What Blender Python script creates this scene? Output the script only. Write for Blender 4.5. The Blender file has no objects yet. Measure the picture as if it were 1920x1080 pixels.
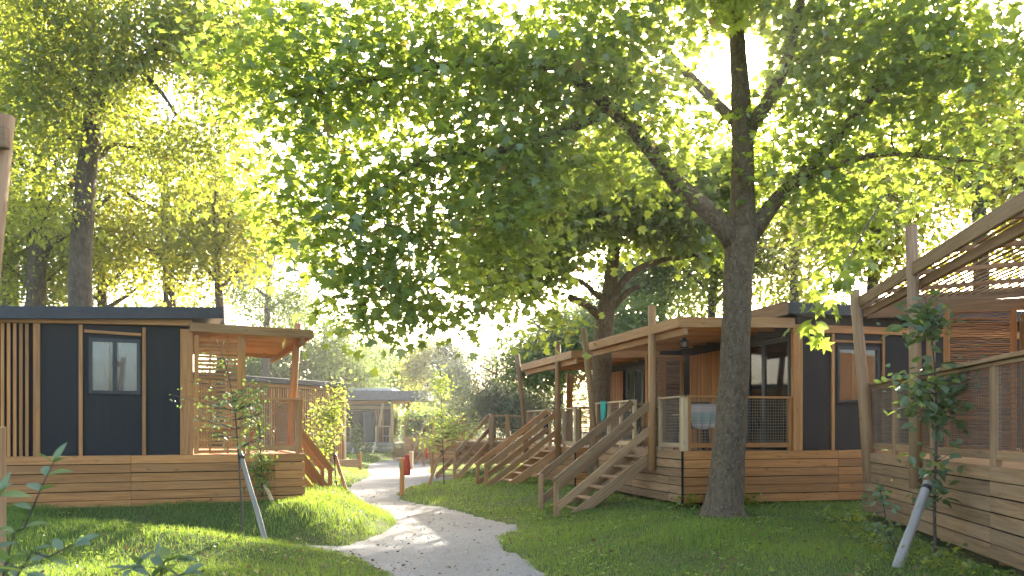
import bpy, math, random
import numpy as np
from mathutils import Vector, Matrix

random.seed(7)
RNG = np.random.default_rng(11)
SC = bpy.context.scene
COL = SC.collection

# ------------------------------------------------------------------ camera, sky, sun, exposure
F = 1600.0                      # focal length in pixels of the 1920 px wide photograph
HY = 803.0                      # row of the horizon
EYE = 1.5
cd = bpy.data.cameras.new('camera')
cd.sensor_width = 36.0
cd.lens = 36.0 * F / 1920.0
cd.shift_y = (HY - 540.0) / 1920.0
cd.clip_start = 0.05
cd.clip_end = 2000.0
cd.dof.use_dof = True
cd.dof.focus_distance = 17.0
cd.dof.aperture_fstop = 3.2
cam = bpy.data.objects.new('camera', cd)
COL.objects.link(cam)
cam.location = (0, 0, EYE)
cam.rotation_euler = (math.radians(90), 0, 0)
SC.camera = cam

SUN_AZ = math.radians(15.0)     # to the right of the view axis
SUN_EL = math.radians(22.6)
wd = bpy.data.worlds.new('World')
SC.world = wd
wd.use_nodes = True
nt = wd.node_tree
sky = nt.nodes.new('ShaderNodeTexSky')
sky.sky_type = 'NISHITA'
sky.sun_disc = False
sky.sun_elevation = SUN_EL
sky.sun_rotation = SUN_AZ
sky.altitude = 50
sky.air_density = 1.0
sky.dust_density = 4.0
sky.ozone_density = 0.4
bg = nt.nodes['Background']
bg.inputs['Strength'].default_value = 0.15
nt.links.new(sky.outputs[0], bg.inputs['Color'])

sl = bpy.data.lights.new('sun', 'SUN')
sl.energy = 5.0
sl.angle = math.radians(0.53)
sl.color = (1.0, 0.92, 0.78)
sun = bpy.data.objects.new('sun', sl)
COL.objects.link(sun)
S = Vector((math.sin(SUN_AZ) * math.cos(SUN_EL), math.cos(SUN_AZ) * math.cos(SUN_EL), math.sin(SUN_EL)))
sun.rotation_euler = (-S).to_track_quat('-Z', 'Y').to_euler()
sun.location = (20, 60, 40)

SC.view_settings.view_transform = 'Standard'
SC.view_settings.look = 'None'
SC.view_settings.exposure = 2.35
SC.view_settings.gamma = 1.0
SC.view_settings.use_curve_mapping = False
SC.render.engine = 'CYCLES'
cy = SC.cycles
cy.use_denoising = True
cy.max_bounces = 8
cy.diffuse_bounces = 4
cy.glossy_bounces = 3
cy.transmission_bounces = 5
cy.transparent_max_bounces = 6
cy.volume_bounces = 0
cy.caustics_reflective = False
cy.caustics_refractive = False
cy.sample_clamp_indirect = 8.0


def at(px, py, Y):
    return Vector(((px - 960.0) / F * Y, Y, EYE - (py - HY) / F * Y))


# ------------------------------------------------------------------ terrain functions
PZ = -0.33
ROWS = [(-6, -0.9, 1.5), (0, -0.8, 1.2), (4, -0.95, 1.0), (8, -1.2, 0.65), (10.57, -1.42, 0.363), (11.62, -1.9, 0.18),
        (12.6, -2.45, -0.05), (13.5, -2.5, -0.25), (14.64, -2.24, -0.21), (15.4, -2.2, 0.1), (16.1, -2.2, 0.05), (17.0, -2.3, -0.45), (18.1, -2.5, -0.9),
        (19.9, -3.2, -1.74), (21.4, -3.95, -2.75), (24, -4.6, -3.3), (26.5, -5.0, -3.2), (28.7, -5.2, -2.9), (30.5, -5.3, -2.0), (32.5, -5.3, -2.3),
        (35, -5.8, -3.5), (38, -6.4, -3.8), (43.7, -7.2, -3.7), (46, -7.3, -2.6), (49.6, -6.8, -1.9), (53, -5.6, -1.4), (56, -4.0, -1.5), (57, -3.2, -2.6)]
RA = np.array(ROWS, float)
SIDE = [(-1.8, 12.55, 0.95), (-2.9, 12.9, 0.62), (-4.0, 13.25, 0.45), (-5.3, 13.6, 0.30), (-6.4, 13.75, 0.05)]


def wob(x, y, s=1.0, p=0.0):
    return (np.sin(x * 1.7 * s + 1.3 * np.sin(y * 0.9 * s + p) + p) + np.sin(y * 2.1 * s + 1.1 * np.sin(x * 1.3 * s + 2 * p)) +
            0.6 * np.sin((x + y) * 3.7 * s + p) + 0.5 * np.sin((x - y) * 4.9 * s + 2.2 + p)) / 3.1


def path_d(x, y):
    """signed distance to the edge of the gravel, negative inside"""
    xl = np.interp(y, RA[:, 0], RA[:, 1]) + 0.06 * wob(x * 0 + 3.0, y, 2.0, 0.3)
    xr = np.interp(y, RA[:, 0], RA[:, 2]) + 0.06 * wob(x * 0 + 1.0, y, 2.3, 1.3)
    d = np.maximum(xl - x, x - xr)
    d = np.where(y > 57, np.maximum(d, y - 57), d)
    for (a, b) in zip(SIDE[:-1], SIDE[1:]):
        ax, ay, aw = a
        bx, by, bw = b
        t = np.clip(((x - ax) * (bx - ax) + (y - ay) * (by - ay)) / ((bx - ax) ** 2 + (by - ay) ** 2), 0, 1)
        dd = np.hypot(x - ax - t * (bx - ax), y - ay - t * (by - ay)) - 0.5 * (aw + t * (bw - aw))
        d = np.minimum(d, dd)
    return d


def sstep(a, b, t):
    t = np.clip((t - a) / (b - a), 0, 1)
    return t * t * (3 - 2 * t)


def gz(x, y):
    x = np.asarray(x, float)
    y = np.asarray(y, float)
    d = path_d(x, y)
    mid = np.interp(y, RA[:, 0], (RA[:, 1] + RA[:, 2]) / 2)
    left = x < mid
    near = sstep(30, 16, y)
    rise = np.where(left, 0.30 + 0.22 * near, 0.30 + 0.04 * near) * np.where(left, sstep(0.0, 1.7, d), sstep(0.0, 3.0, d))
    front = sstep(12.6, 10.5, y) * left          # the lawn this side of the little side path stays low
    rise = rise * (1 - 0.75 * front)
    z = PZ - 0.06 + 0.085 * sstep(-0.12, 0.12, d) + rise
    z = z + 0.03 * wob(x, y, 0.8, 0.7) * sstep(0.1, 1.0, d)
    z = z + 0.09 * np.exp(-((x + 2.9) ** 2 / 0.9 + (y - 15.6) ** 2 / 4.0)) * sstep(0.0, 0.5, d)
    t = (x + 3.88) * 0.383 - (y - 15.92) * 0.924      # distance in front of the left lodge
    wl_ = sstep(1.5, 0.15, t) * sstep(-3.3, -4.1, x) * sstep(22, 19, y) * sstep(0.05, .5, d)
    z = z * (1 - wl_) + (0.16 + 0.02 * wob(x, y, 0.9, 1.7)) * wl_
    return z


def g1(x, y):
    return float(gz(np.array([x]), np.array([y]))[0])


# ------------------------------------------------------------------ material helpers
def mat(name):
    m = bpy.data.materials.new(name)
    m.use_nodes = True
    n = m.node_tree
    for nd in list(n.nodes):
        if nd.type != 'OUTPUT_MATERIAL':
            n.nodes.remove(nd)
    out = [nd for nd in n.nodes if nd.type == 'OUTPUT_MATERIAL'][0]
    return m, n, out


def N(n, t, **kw):
    nd = n.nodes.new(t)
    for k, v in kw.items():
        if k.startswith('i_'):
            nd.inputs[k[2:].replace('_', ' ')].default_value = v
        else:
            setattr(nd, k, v)
    return nd


def ramp(n, src, stops):
    r = n.nodes.new('ShaderNodeValToRGB')
    e = r.color_ramp.elements
    while len(e) < len(stops):
        e.new(0.5)
    for k, (p, c) in enumerate(stops):
        e[k].position = p
        e[k].color = (c[0], c[1], c[2], 1)
    n.links.new(src, r.inputs[0])
    return r.outputs[0]


def mixc(n, fac, a, b, mode='MIX'):
    m = n.nodes.new('ShaderNodeMix')
    m.data_type = 'RGBA'
    m.blend_type = mode
    for sock, val in ((m.inputs[0], fac), (m.inputs[6], a), (m.inputs[7], b)):
        if hasattr(val, 'is_linked'):
            n.links.new(val, sock)
        elif isinstance(val, (int, float)):
            sock.default_value = val
        else:
            sock.default_value = (val[0], val[1], val[2], 1)
    return m.outputs[2]


def math_(n, op, a, b=0.0):
    m = n.nodes.new('ShaderNodeMath')
    m.operation = op
    for sock, val in ((m.inputs[0], a), (m.inputs[1], b)):
        if hasattr(val, 'is_linked'):
            n.links.new(val, sock)
        else:
            sock.default_value = val
    return m.outputs[0]


def wood(name, dark, light, wear=(0.3, 0.27, 0.24), wear_amt=0.0, rough=0.6):
    m, n, out = mat(name)
    L = n.links
    at_ = N(n, 'ShaderNodeAttribute', attribute_name='gc')
    oi = N(n, 'ShaderNodeObjectInfo')
    off = n.nodes.new('ShaderNodeVectorMath')
    off.operation = 'SCALE'
    L.new(oi.outputs['Location'], off.inputs[0])
    off.inputs['Scale'].default_value = 3.1
    add = n.nodes.new('ShaderNodeVectorMath')
    add.operation = 'ADD'
    L.new(at_.outputs['Vector'], add.inputs[0])
    L.new(off.outputs[0], add.inputs[1])
    mp = N(n, 'ShaderNodeMapping')
    mp.inputs['Scale'].default_value = (0.9, 16, 16)
    L.new(add.outputs[0], mp.inputs[0])
    ns = N(n, 'ShaderNodeTexNoise')
    ns.inputs['Scale'].default_value = 1.6
    ns.inputs['Detail'].default_value = 6
    ns.inputs['Roughness'].default_value = 0.62
    ns.inputs['Distortion'].default_value = 0.5
    L.new(mp.outputs[0], ns.inputs['Vector'])
    base = ramp(n, ns.outputs[0], [(0.28, dark), (0.5, [0.5 * (a + b) for a, b in zip(dark, light)]), (0.72, light)])
    # knots
    mk = N(n, 'ShaderNodeMapping')
    mk.inputs['Scale'].default_value = (2.3, 7, 7)
    L.new(add.outputs[0], mk.inputs[0])
    vo = N(n, 'ShaderNodeTexVoronoi')
    vo.inputs['Scale'].default_value = 1.0
    L.new(mk.outputs[0], vo.inputs['Vector'])
    kn = ramp(n, vo.outputs['Distance'], [(0.05, (1, 1, 1)), (0.13, (0, 0, 0))])
    base = mixc(n, math_(n, 'MULTIPLY', kn, 0.65), base, [c * 0.3 for c in dark])
    # blotches of wear
    mw = N(n, 'ShaderNodeMapping')
    mw.inputs['Scale'].default_value = (1.2, 4, 4)
    L.new(add.outputs[0], mw.inputs[0])
    n2 = N(n, 'ShaderNodeTexNoise')
    n2.inputs['Scale'].default_value = 1.3
    n2.inputs['Detail'].default_value = 5
    L.new(mw.outputs[0], n2.inputs['Vector'])
    wf = ramp(n, n2.outputs[0], [(0.35, (0, 0, 0)), (0.7, (1, 1, 1))])
    base = mixc(n, math_(n, 'MULTIPLY', wf, wear_amt), base, wear)
    hs = N(n, 'ShaderNodeHueSaturation')
    L.new(base, hs.inputs['Color'])
    v = math_(n, 'ADD', math_(n, 'MULTIPLY', oi.outputs['Random'], 0.55), 0.73)
    L.new(v, hs.inputs['Value'])
    bs = N(n, 'ShaderNodeBsdfPrincipled')
    bs.inputs['Roughness'].default_value = rough
    L.new(hs.outputs[0], bs.inputs['Base Color'])
    bp = N(n, 'ShaderNodeBump')
    bp.inputs['Strength'].default_value = 0.35
    bp.inputs['Distance'].default_value = 0.01
    L.new(ns.outputs[0], bp.inputs['Height'])
    L.new(bp.outputs[0], bs.inputs['Normal'])
    L.new(bs.outputs[0], out.inputs[0])
    return m


def plain(name, col, rough=0.6, spec=0.4, var=0.15, scale=6.0, metal=0.0, bump=0.1):
    m, n, out = mat(name)
    L = n.links
    tc = N(n, 'ShaderNodeTexCoord')
    ns = N(n, 'ShaderNodeTexNoise')
    ns.inputs['Scale'].default_value = scale
    ns.inputs['Detail'].default_value = 6
    L.new(tc.outputs['Object'], ns.inputs['Vector'])
    base = ramp(n, ns.outputs[0], [(0.3, [c * (1 - var) for c in col]), (0.7, [c * (1 + var) for c in col])])
    bs = N(n, 'ShaderNodeBsdfPrincipled')
    bs.inputs['Roughness'].default_value = rough
    bs.inputs['Specular IOR Level'].default_value = spec
    bs.inputs['Metallic'].default_value = metal
    L.new(base, bs.inputs['Base Color'])
    if bump:
        bp = N(n, 'ShaderNodeBump')
        bp.inputs['Strength'].default_value = bump
        bp.inputs['Distance'].default_value = 0.01
        L.new(ns.outputs[0], bp.inputs['Height'])
        L.new(bp.outputs[0], bs.inputs['Normal'])
    L.new(bs.outputs[0], out.inputs[0])
    return m


def leafmat(name, dark, light, trans, tmix=0.5, gloss=0.06, yellow=None, grough=0.35):
    m, n, out = mat(name)
    L = n.links
    a = N(n, 'ShaderNodeAttribute', attribute_name='lv')
    stops = [(0.0, dark), (0.85, light)]
    tst = [(0.0, [c * 0.75 for c in trans]), (0.85, [c * 1.15 for c in trans])]
    if yellow:
        stops.append((1.0, yellow))
        tst.append((1.0, [min(1, c * 1.5) for c in yellow]))
    c1 = ramp(n, a.outputs['Fac'], stops)
    c2 = ramp(n, a.outputs['Fac'], tst)
    df = N(n, 'ShaderNodeBsdfDiffuse')
    tr = N(n, 'ShaderNodeBsdfTranslucent')
    L.new(c1, df.inputs[0])
    L.new(c2, tr.inputs[0])
    mx = N(n, 'ShaderNodeMixShader')
    mx.inputs[0].default_value = tmix
    L.new(df.outputs[0], mx.inputs[1])
    L.new(tr.outputs[0], mx.inputs[2])
    gl = N(n, 'ShaderNodeBsdfGlossy')
    gl.inputs['Roughness'].default_value = grough
    gl.inputs['Color'].default_value = (0.9, 0.95, 1, 1)
    m2 = N(n, 'ShaderNodeMixShader')
    m2.inputs[0].default_value = gloss
    L.new(mx.outputs[0], m2.inputs[1])
    L.new(gl.outputs[0], m2.inputs[2])
    L.new(m2.outputs[0], out.inputs[0])
    return m


M = {}
M['larch'] = wood('larch_wood', (0.29, 0.105, 0.026), (0.60, 0.27, 0.075), (0.42, 0.23, 0.11), 0.3)
M['larch2'] = wood('larch_wood_mid', (0.25, 0.11, 0.038), (0.50, 0.255, 0.095), (0.36, 0.25, 0.155), 0.4)
M['worn'] = wood('weathered_wood', (0.17, 0.083, 0.036), (0.45, 0.262, 0.125), (0.33, 0.225, 0.14), 0.5, 0.75)
M['grey'] = wood('silver_grey_wood', (0.15, 0.125, 0.10), (0.42, 0.37, 0.32), (0.33, 0.30, 0.265), 0.6, 0.75)
M['pale'] = wood('pale_new_wood', (0.42, 0.27, 0.14), (0.66, 0.47, 0.28), (0.5, 0.42, 0.32), 0.3)
def panel(name, col):
    m, n, out = mat(name)
    L = n.links
    tc = N(n, 'ShaderNodeTexCoord')
    mp = N(n, 'ShaderNodeMapping')
    mp.inputs['Scale'].default_value = (9, 9, .7)
    L.new(tc.outputs['Object'], mp.inputs[0])
    a = N(n, 'ShaderNodeTexNoise')
    a.inputs['Scale'].default_value = 1.2
    a.inputs['Detail'].default_value = 7
    L.new(mp.outputs[0], a.inputs['Vector'])
    b = N(n, 'ShaderNodeTexNoise')
    b.inputs['Scale'].default_value = 70
    b.inputs['Detail'].default_value = 4
    L.new(tc.outputs['Object'], b.inputs['Vector'])
    c = ramp(n, a.outputs[0], [(.3, [k * .75 for k in col]), (.6, col), (.8, [k * 1.5 + .006 for k in col])])
    c = mixc(n, .35, c, ramp(n, b.outputs[0], [(.35, [k * .6 for k in col]), (.65, [k * 1.5 for k in col])]))
    bs = N(n, 'ShaderNodeBsdfPrincipled')
    bs.inputs['Roughness'].default_value = .7
    bs.inputs['Specular IOR Level'].default_value = .3
    L.new(c, bs.inputs['Base Color'])
    bp = N(n, 'ShaderNodeBump')
    bp.inputs['Strength'].default_value = .25
    bp.inputs['Distance'].default_value = .004
    L.new(b.outputs[0], bp.inputs['Height'])
    L.new(bp.outputs[0], bs.inputs['Normal'])
    L.new(bs.outputs[0], out.inputs[0])
    return m


M['blue_black'] = panel('blue_black_panel', (0.017, 0.019, 0.023))
M['brown_black'] = panel('brown_black_panel', (0.030, 0.025, 0.024))
M['roof'] = plain('dark_roof_sheet', (0.030, 0.036, 0.048), 0.55, 0.4, 0.2, 8)
M['roof_grey'] = plain('grey_roof_sheet', (0.16, 0.16, 0.20), 0.5, 0.4, 0.15, 4)
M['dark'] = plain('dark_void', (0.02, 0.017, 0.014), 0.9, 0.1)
M['black'] = plain('black_metal', (0.02, 0.02, 0.022), 0.4, 0.5)
M['frame'] = plain('window_frame_black', (0.016, 0.019, 0.025), 0.4, 0.5)
M['wire'] = plain('rusty_wire', (0.30, 0.25, 0.19), 0.6, 0.4)
M['wire_dark'] = plain('brown_wire', (0.16, 0.11, 0.075), 0.6, 0.4)
M['curtain'] = plain('curtain_cloth', (0.72, 0.71, 0.70), 0.9, 0.1, 0.1)
M['curtain_warm'] = plain('warm_curtain_cloth', (0.60, 0.48, 0.35), 0.9, 0.1, 0.1)
M['towel_teal'] = plain('teal_towel', (0.06, 0.42, 0.38), 0.95, 0.05, 0.2, 25)
M['white_cloth'] = plain('white_cloth', (0.62, 0.58, 0.55), 0.95, 0.05, 0.1, 12)
def striped():
    m, n, out = mat('striped_towel')
    tc = N(n, 'ShaderNodeTexCoord')
    sp_ = N(n, 'ShaderNodeSeparateXYZ')
    n.links.new(tc.outputs['Object'], sp_.inputs[0])
    c = ramp(n, math_(n, 'MULTIPLY', sp_.outputs[2], -1.6), [(0, (.60, .50, .47)), (.25, (.60, .50, .47)), (.30, (.36, .44, .42)), (.58, (.40, .46, .44)), (.63, (.64, .58, .55)), (1, (.62, .54, .52))])
    bs = N(n, 'ShaderNodeBsdfPrincipled')
    bs.inputs['Roughness'].default_value = .95
    n.links.new(c, bs.inputs['Base Color'])
    n.links.new(bs.outputs[0], out.inputs[0])
    return m


M['striped'] = striped()
M['black_cloth'] = plain('black_cloth', (0.025, 0.025, 0.03), 0.95, 0.05, 0.2, 12)
M['red'] = plain('red_cover', (0.50, 0.045, 0.022), 0.5, 0.4, 0.25, 14)
M['white_paint'] = plain('white_paint', (0.72, 0.72, 0.74), 0.6, 0.3)
M['steel'] = plain('dull_steel', (0.45, 0.45, 0.46), 0.35, 0.5, 0.1, 6, 0.8)
M['stone'] = plain('pale_stone', (0.42, 0.41, 0.39), 0.9, 0.2, 0.25, 20)
M['green_tag'] = plain('green_tag', (0.12, 0.35, 0.14), 0.6)


def glass(name, tint, mixv):
    m, n, out = mat(name)
    tr = N(n, 'ShaderNodeBsdfTransparent')
    tr.inputs[0].default_value = (*tint, 1)
    gl = N(n, 'ShaderNodeBsdfGlossy')
    gl.inputs['Roughness'].default_value = 0.03
    mx = N(n, 'ShaderNodeMixShader')
    fr = N(n, 'ShaderNodeFresnel')
    fr.inputs[0].default_value = 1.5
    f = math_(n, 'ADD', fr.outputs[0], mixv)
    n.links.new(f, mx.inputs[0])
    n.links.new(tr.outputs[0], mx.inputs[1])
    n.links.new(gl.outputs[0], mx.inputs[2])
    n.links.new(mx.outputs[0], out.inputs[0])
    return m


M['glass'] = glass('window_glass', (0.75, 0.78, 0.8), 0.04)
M['glass_clear'] = glass('clear_glass', (0.85, 0.92, 0.9), 0.03)


def bark(name, dark, light, patch, pamt=0.6, sc=9.0):
    m, n, out = mat(name)
    L = n.links
    tc = N(n, 'ShaderNodeTexCoord')
    mp = N(n, 'ShaderNodeMapping')
    mp.inputs['Scale'].default_value = (1, 1, 0.45)
    L.new(tc.outputs['Object'], mp.inputs[0])
    n1 = N(n, 'ShaderNodeTexNoise')
    n1.inputs['Scale'].default_value = sc
    n1.inputs['Detail'].default_value = 8
    n1.inputs['Roughness'].default_value = 0.7
    L.new(mp.outputs[0], n1.inputs['Vector'])
    base = ramp(n, n1.outputs[0], [(0.3, dark), (0.7, light)])
    mp2 = N(n, 'ShaderNodeMapping')
    mp2.inputs['Scale'].default_value = (1, 1, 0.95)
    L.new(tc.outputs['Object'], mp2.inputs[0])
    n2 = N(n, 'ShaderNodeTexNoise')
    n2.inputs['Scale'].default_value = sc * 1.5
    n2.inputs['Detail'].default_value = 2.0
    n2.inputs['Distortion'].default_value = 0.15
    L.new(mp2.outputs[0], n2.inputs['Vector'])
    pf = ramp(n, n2.outputs[0], [(0.585, (0, 0, 0)), (0.625, (1, 1, 1))])
    n3 = N(n, 'ShaderNodeTexNoise')
    n3.inputs['Scale'].default_value = sc * .3
    n3.inputs['Detail'].default_value = 3
    L.new(tc.outputs['Object'], n3.inputs['Vector'])
    lo = ramp(n, n3.outputs[0], [(.38, (.05, .05, .05)), (.62, (1, 1, 1))])
    base = mixc(n, math_(n, 'MULTIPLY', math_(n, 'MULTIPLY', pf, lo), pamt), base, patch)
    base = mixc(n, math_(n, 'MULTIPLY', lo, .3), base, [k * .55 for k in dark])
    bs = N(n, 'ShaderNodeBsdfPrincipled')
    bs.inputs['Roughness'].default_value = 0.85
    bs.inputs['Specular IOR Level'].default_value = 0.2
    L.new(base, bs.inputs['Base Color'])
    bp = N(n, 'ShaderNodeBump')
    bp.inputs['Strength'].default_value = 0.7
    bp.inputs['Distance'].default_value = 0.03
    L.new(n1.outputs[0], bp.inputs['Height'])
    L.new(bp.outputs[0], bs.inputs['Normal'])
    L.new(bs.outputs[0], out.inputs[0])
    return m


M['bark_plane'] = bark('plane_bark', (0.085, 0.058, 0.036), (0.235, 0.17, 0.11), (0.38, 0.32, 0.23), 0.6, 17)
M['bark_dark'] = bark('linden_bark', (0.05, 0.04, 0.03), (0.17, 0.13, 0.095), (0.2, 0.17, 0.13), 0.3, 14)
M['bark_thin'] = bark('sapling_bark', (0.06, 0.045, 0.035), (0.15, 0.12, 0.1), (0.25, 0.24, 0.22), 0.5, 20)
M['leaf_plane'] = leafmat('plane_leaf', (0.06, 0.11, 0.03), (0.13, 0.20, 0.06), (0.48, 0.59, 0.065), 0.54, 0.05, (0.22, 0.18, 0.03))
M['leaf_linden'] = leafmat('linden_leaf', (0.04, 0.08, 0.018), (0.10, 0.155, 0.03), (0.50, 0.56, 0.055), 0.5, 0.04, (0.28, 0.20, 0.03))
M['leaf_yellow'] = leafmat('yellow_green_leaf', (0.06, 0.10, 0.02), (0.14, 0.18, 0.03), (0.60, 0.60, 0.06), 0.5, 0.03, (0.34, 0.24, 0.03))
M['leaf_far'] = leafmat('far_leaf', (0.04, 0.08, 0.025), (0.10, 0.15, 0.05), (0.32, 0.42, 0.10), 0.45, 0.04)
M['leaf_grey'] = leafmat('grey_green_leaf', (0.10, 0.12, 0.085), (0.27, 0.29, 0.22), (0.34, 0.38, 0.22), 0.3, 0.05)
M['leaf_blue'] = leafmat('blue_green_leaf', (0.065, 0.105, 0.042), (0.165, 0.22, 0.115), (0.24, 0.36, 0.06), 0.3, 0.05, None, 0.45)
M['leaf_bright'] = leafmat('bright_leaf', (0.09, 0.15, 0.03), (0.17, 0.24, 0.05), (0.48, 0.58, 0.08), 0.5, 0.05)
M['grass'] = leafmat('grass_blade', (0.038, 0.108, 0.014), (0.105, 0.205, 0.03), (0.38, 0.52, 0.05), 0.45, 0.03, (0.2, 0.17, 0.07), 0.5)


def ground_mat():
    m, n, out = mat('lawn_soil')
    L = n.links
    tc = N(n, 'ShaderNodeTexCoord')
    n1 = N(n, 'ShaderNodeTexNoise')
    n1.inputs['Scale'].default_value = 1.3
    n1.inputs['Detail'].default_value = 8
    L.new(tc.outputs['Object'], n1.inputs['Vector'])
    n2 = N(n, 'ShaderNodeTexNoise')
    n2.inputs['Scale'].default_value = 22
    n2.inputs['Detail'].default_value = 6
    L.new(tc.outputs['Object'], n2.inputs['Vector'])
    a = ramp(n, n1.outputs[0], [(0.35, (0.045, 0.085, 0.018)), (0.55, (0.07, 0.105, 0.025)), (0.72, (0.11, 0.095, 0.05))])
    b = ramp(n, n2.outputs[0], [(0.3, (0.03, 0.045, 0.012)), (0.7, (0.12, 0.15, 0.05))])
    c = mixc(n, 0.5, a, b)
    bs = N(n, 'ShaderNodeBsdfPrincipled')
    bs.inputs['Roughness'].default_value = 0.95
    bs.inputs['Specular IOR Level'].default_value = 0.1
    L.new(c, bs.inputs['Base Color'])
    bp = N(n, 'ShaderNodeBump')
    bp.inputs['Strength'].default_value = 0.8
    bp.inputs['Distance'].default_value = 0.04
    L.new(n2.outputs[0], bp.inputs['Height'])
    L.new(bp.outputs[0], bs.inputs['Normal'])
    L.new(bs.outputs[0], out.inputs[0])
    return m


def gravel_mat():
    m, n, out = mat('gravel')
    L = n.links
    tc = N(n, 'ShaderNodeTexCoord')
    v = N(n, 'ShaderNodeTexVoronoi')
    v.inputs['Scale'].default_value = 95
    L.new(tc.outputs['Object'], v.inputs['Vector'])
    n1 = N(n, 'ShaderNodeTexNoise')
    n1.inputs['Scale'].default_value = 0.9
    n1.inputs['Detail'].default_value = 7
    L.new(tc.outputs['Object'], n1.inputs['Vector'])
    n3 = N(n, 'ShaderNodeTexNoise')
    n3.inputs['Scale'].default_value = 26
    n3.inputs['Detail'].default_value = 8
    n3.inputs['Roughness'].default_value = 0.75
    L.new(tc.outputs['Object'], n3.inputs['Vector'])
    st = ramp(n, v.outputs['Color'], [(0.0, (0.18, 0.17, 0.155)), (0.5, (0.30, 0.285, 0.262)), (1.0, (0.45, 0.43, 0.405))])
    du = ramp(n, n1.outputs[0], [(0.35, (0.225, 0.205, 0.18)), (0.65, (0.345, 0.325, 0.295))])
    c = mixc(n, 0.45, st, du)
    sp = ramp(n, n3.outputs[0], [(0.33, (1, 1, 1)), (0.42, (0, 0, 0))])
    c = mixc(n, math_(n, 'MULTIPLY', sp, 0.3), c, (0.13, 0.115, 0.09))
    bs = N(n, 'ShaderNodeBsdfPrincipled')
    bs.inputs['Roughness'].default_value = 0.9
    bs.inputs['Specular IOR Level'].default_value = 0.2
    L.new(c, bs.inputs['Base Color'])
    bp = N(n, 'ShaderNodeBump')
    bp.inputs['Strength'].default_value = 0.7
    bp.inputs['Distance'].default_value = 0.015
    L.new(v.outputs['Distance'], bp.inputs['Height'])
    L.new(bp.outputs[0], bs.inputs['Normal'])
    L.new(bs.outputs[0], out.inputs[0])
    return m


M['lawn'] = ground_mat()
M['gravel'] = gravel_mat()


# ------------------------------------------------------------------ mesh helpers
def _cham_template():
    cs = [(sx, sy, sz) for sx in (-1, 1) for sy in (-1, 1) for sz in (-1, 1)]
    idx = {c: k for k, c in enumerate(cs)}
    faces = []
    for a in range(3):
        o = [k for k in range(3) if k != a]
        for s in (-1, 1):
            q = []
            for (p, r) in ((-1, -1), (1, -1), (1, 1), (-1, 1)):
                c = [0, 0, 0]
                c[a], c[o[0]], c[o[1]] = s, p, r
                q.append(idx[tuple(c)] * 3 + a)
            faces.append(q)
    for a in range(3):
        for b in range(a + 1, 3):
            c_ = 3 - a - b
            for sa in (-1, 1):
                for sb in (-1, 1):
                    k = []
                    for sc in (-1, 1):
                        c = [0, 0, 0]
                        c[a], c[b], c[c_] = sa, sb, sc
                        k.append(idx[tuple(c)])
                    faces.append([k[0] * 3 + a, k[1] * 3 + a, k[1] * 3 + b, k[0] * 3 + b])
    for k in range(8):
        faces.append([k * 3, k * 3 + 1, k * 3 + 2])
    vs = []
    for c in cs:
        for a in range(3):
            vs.append([c[k] * (1.0 if k == a else 0.8) for k in range(3)])
    vs = np.array(vs)
    out = []
    for f in faces:
        p = vs[f]
        nrm = np.cross(p[1] - p[0], p[2] - p[0])
        if nrm.dot(p.mean(0)) < 0:
            f = f[::-1]
        out.append(list(f))
    return cs, out


CHC, CHF = _cham_template()
BOXF = [(0, 1, 3, 2), (4, 6, 7, 5), (0, 4, 5, 1), (2, 3, 7, 6), (0, 2, 6, 4), (1, 5, 7, 3)]


def frame_axes(d, up):
    x = Vector(d).normalized()
    up = Vector(up)
    y = up.cross(x)
    if y.length < 1e-4:
        y = Vector((0, 1, 0)).cross(x)
        if y.length < 1e-4:
            y = Vector((1, 0, 0)).cross(x)
    y.normalize()
    z = x.cross(y)
    return x, y, z


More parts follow.
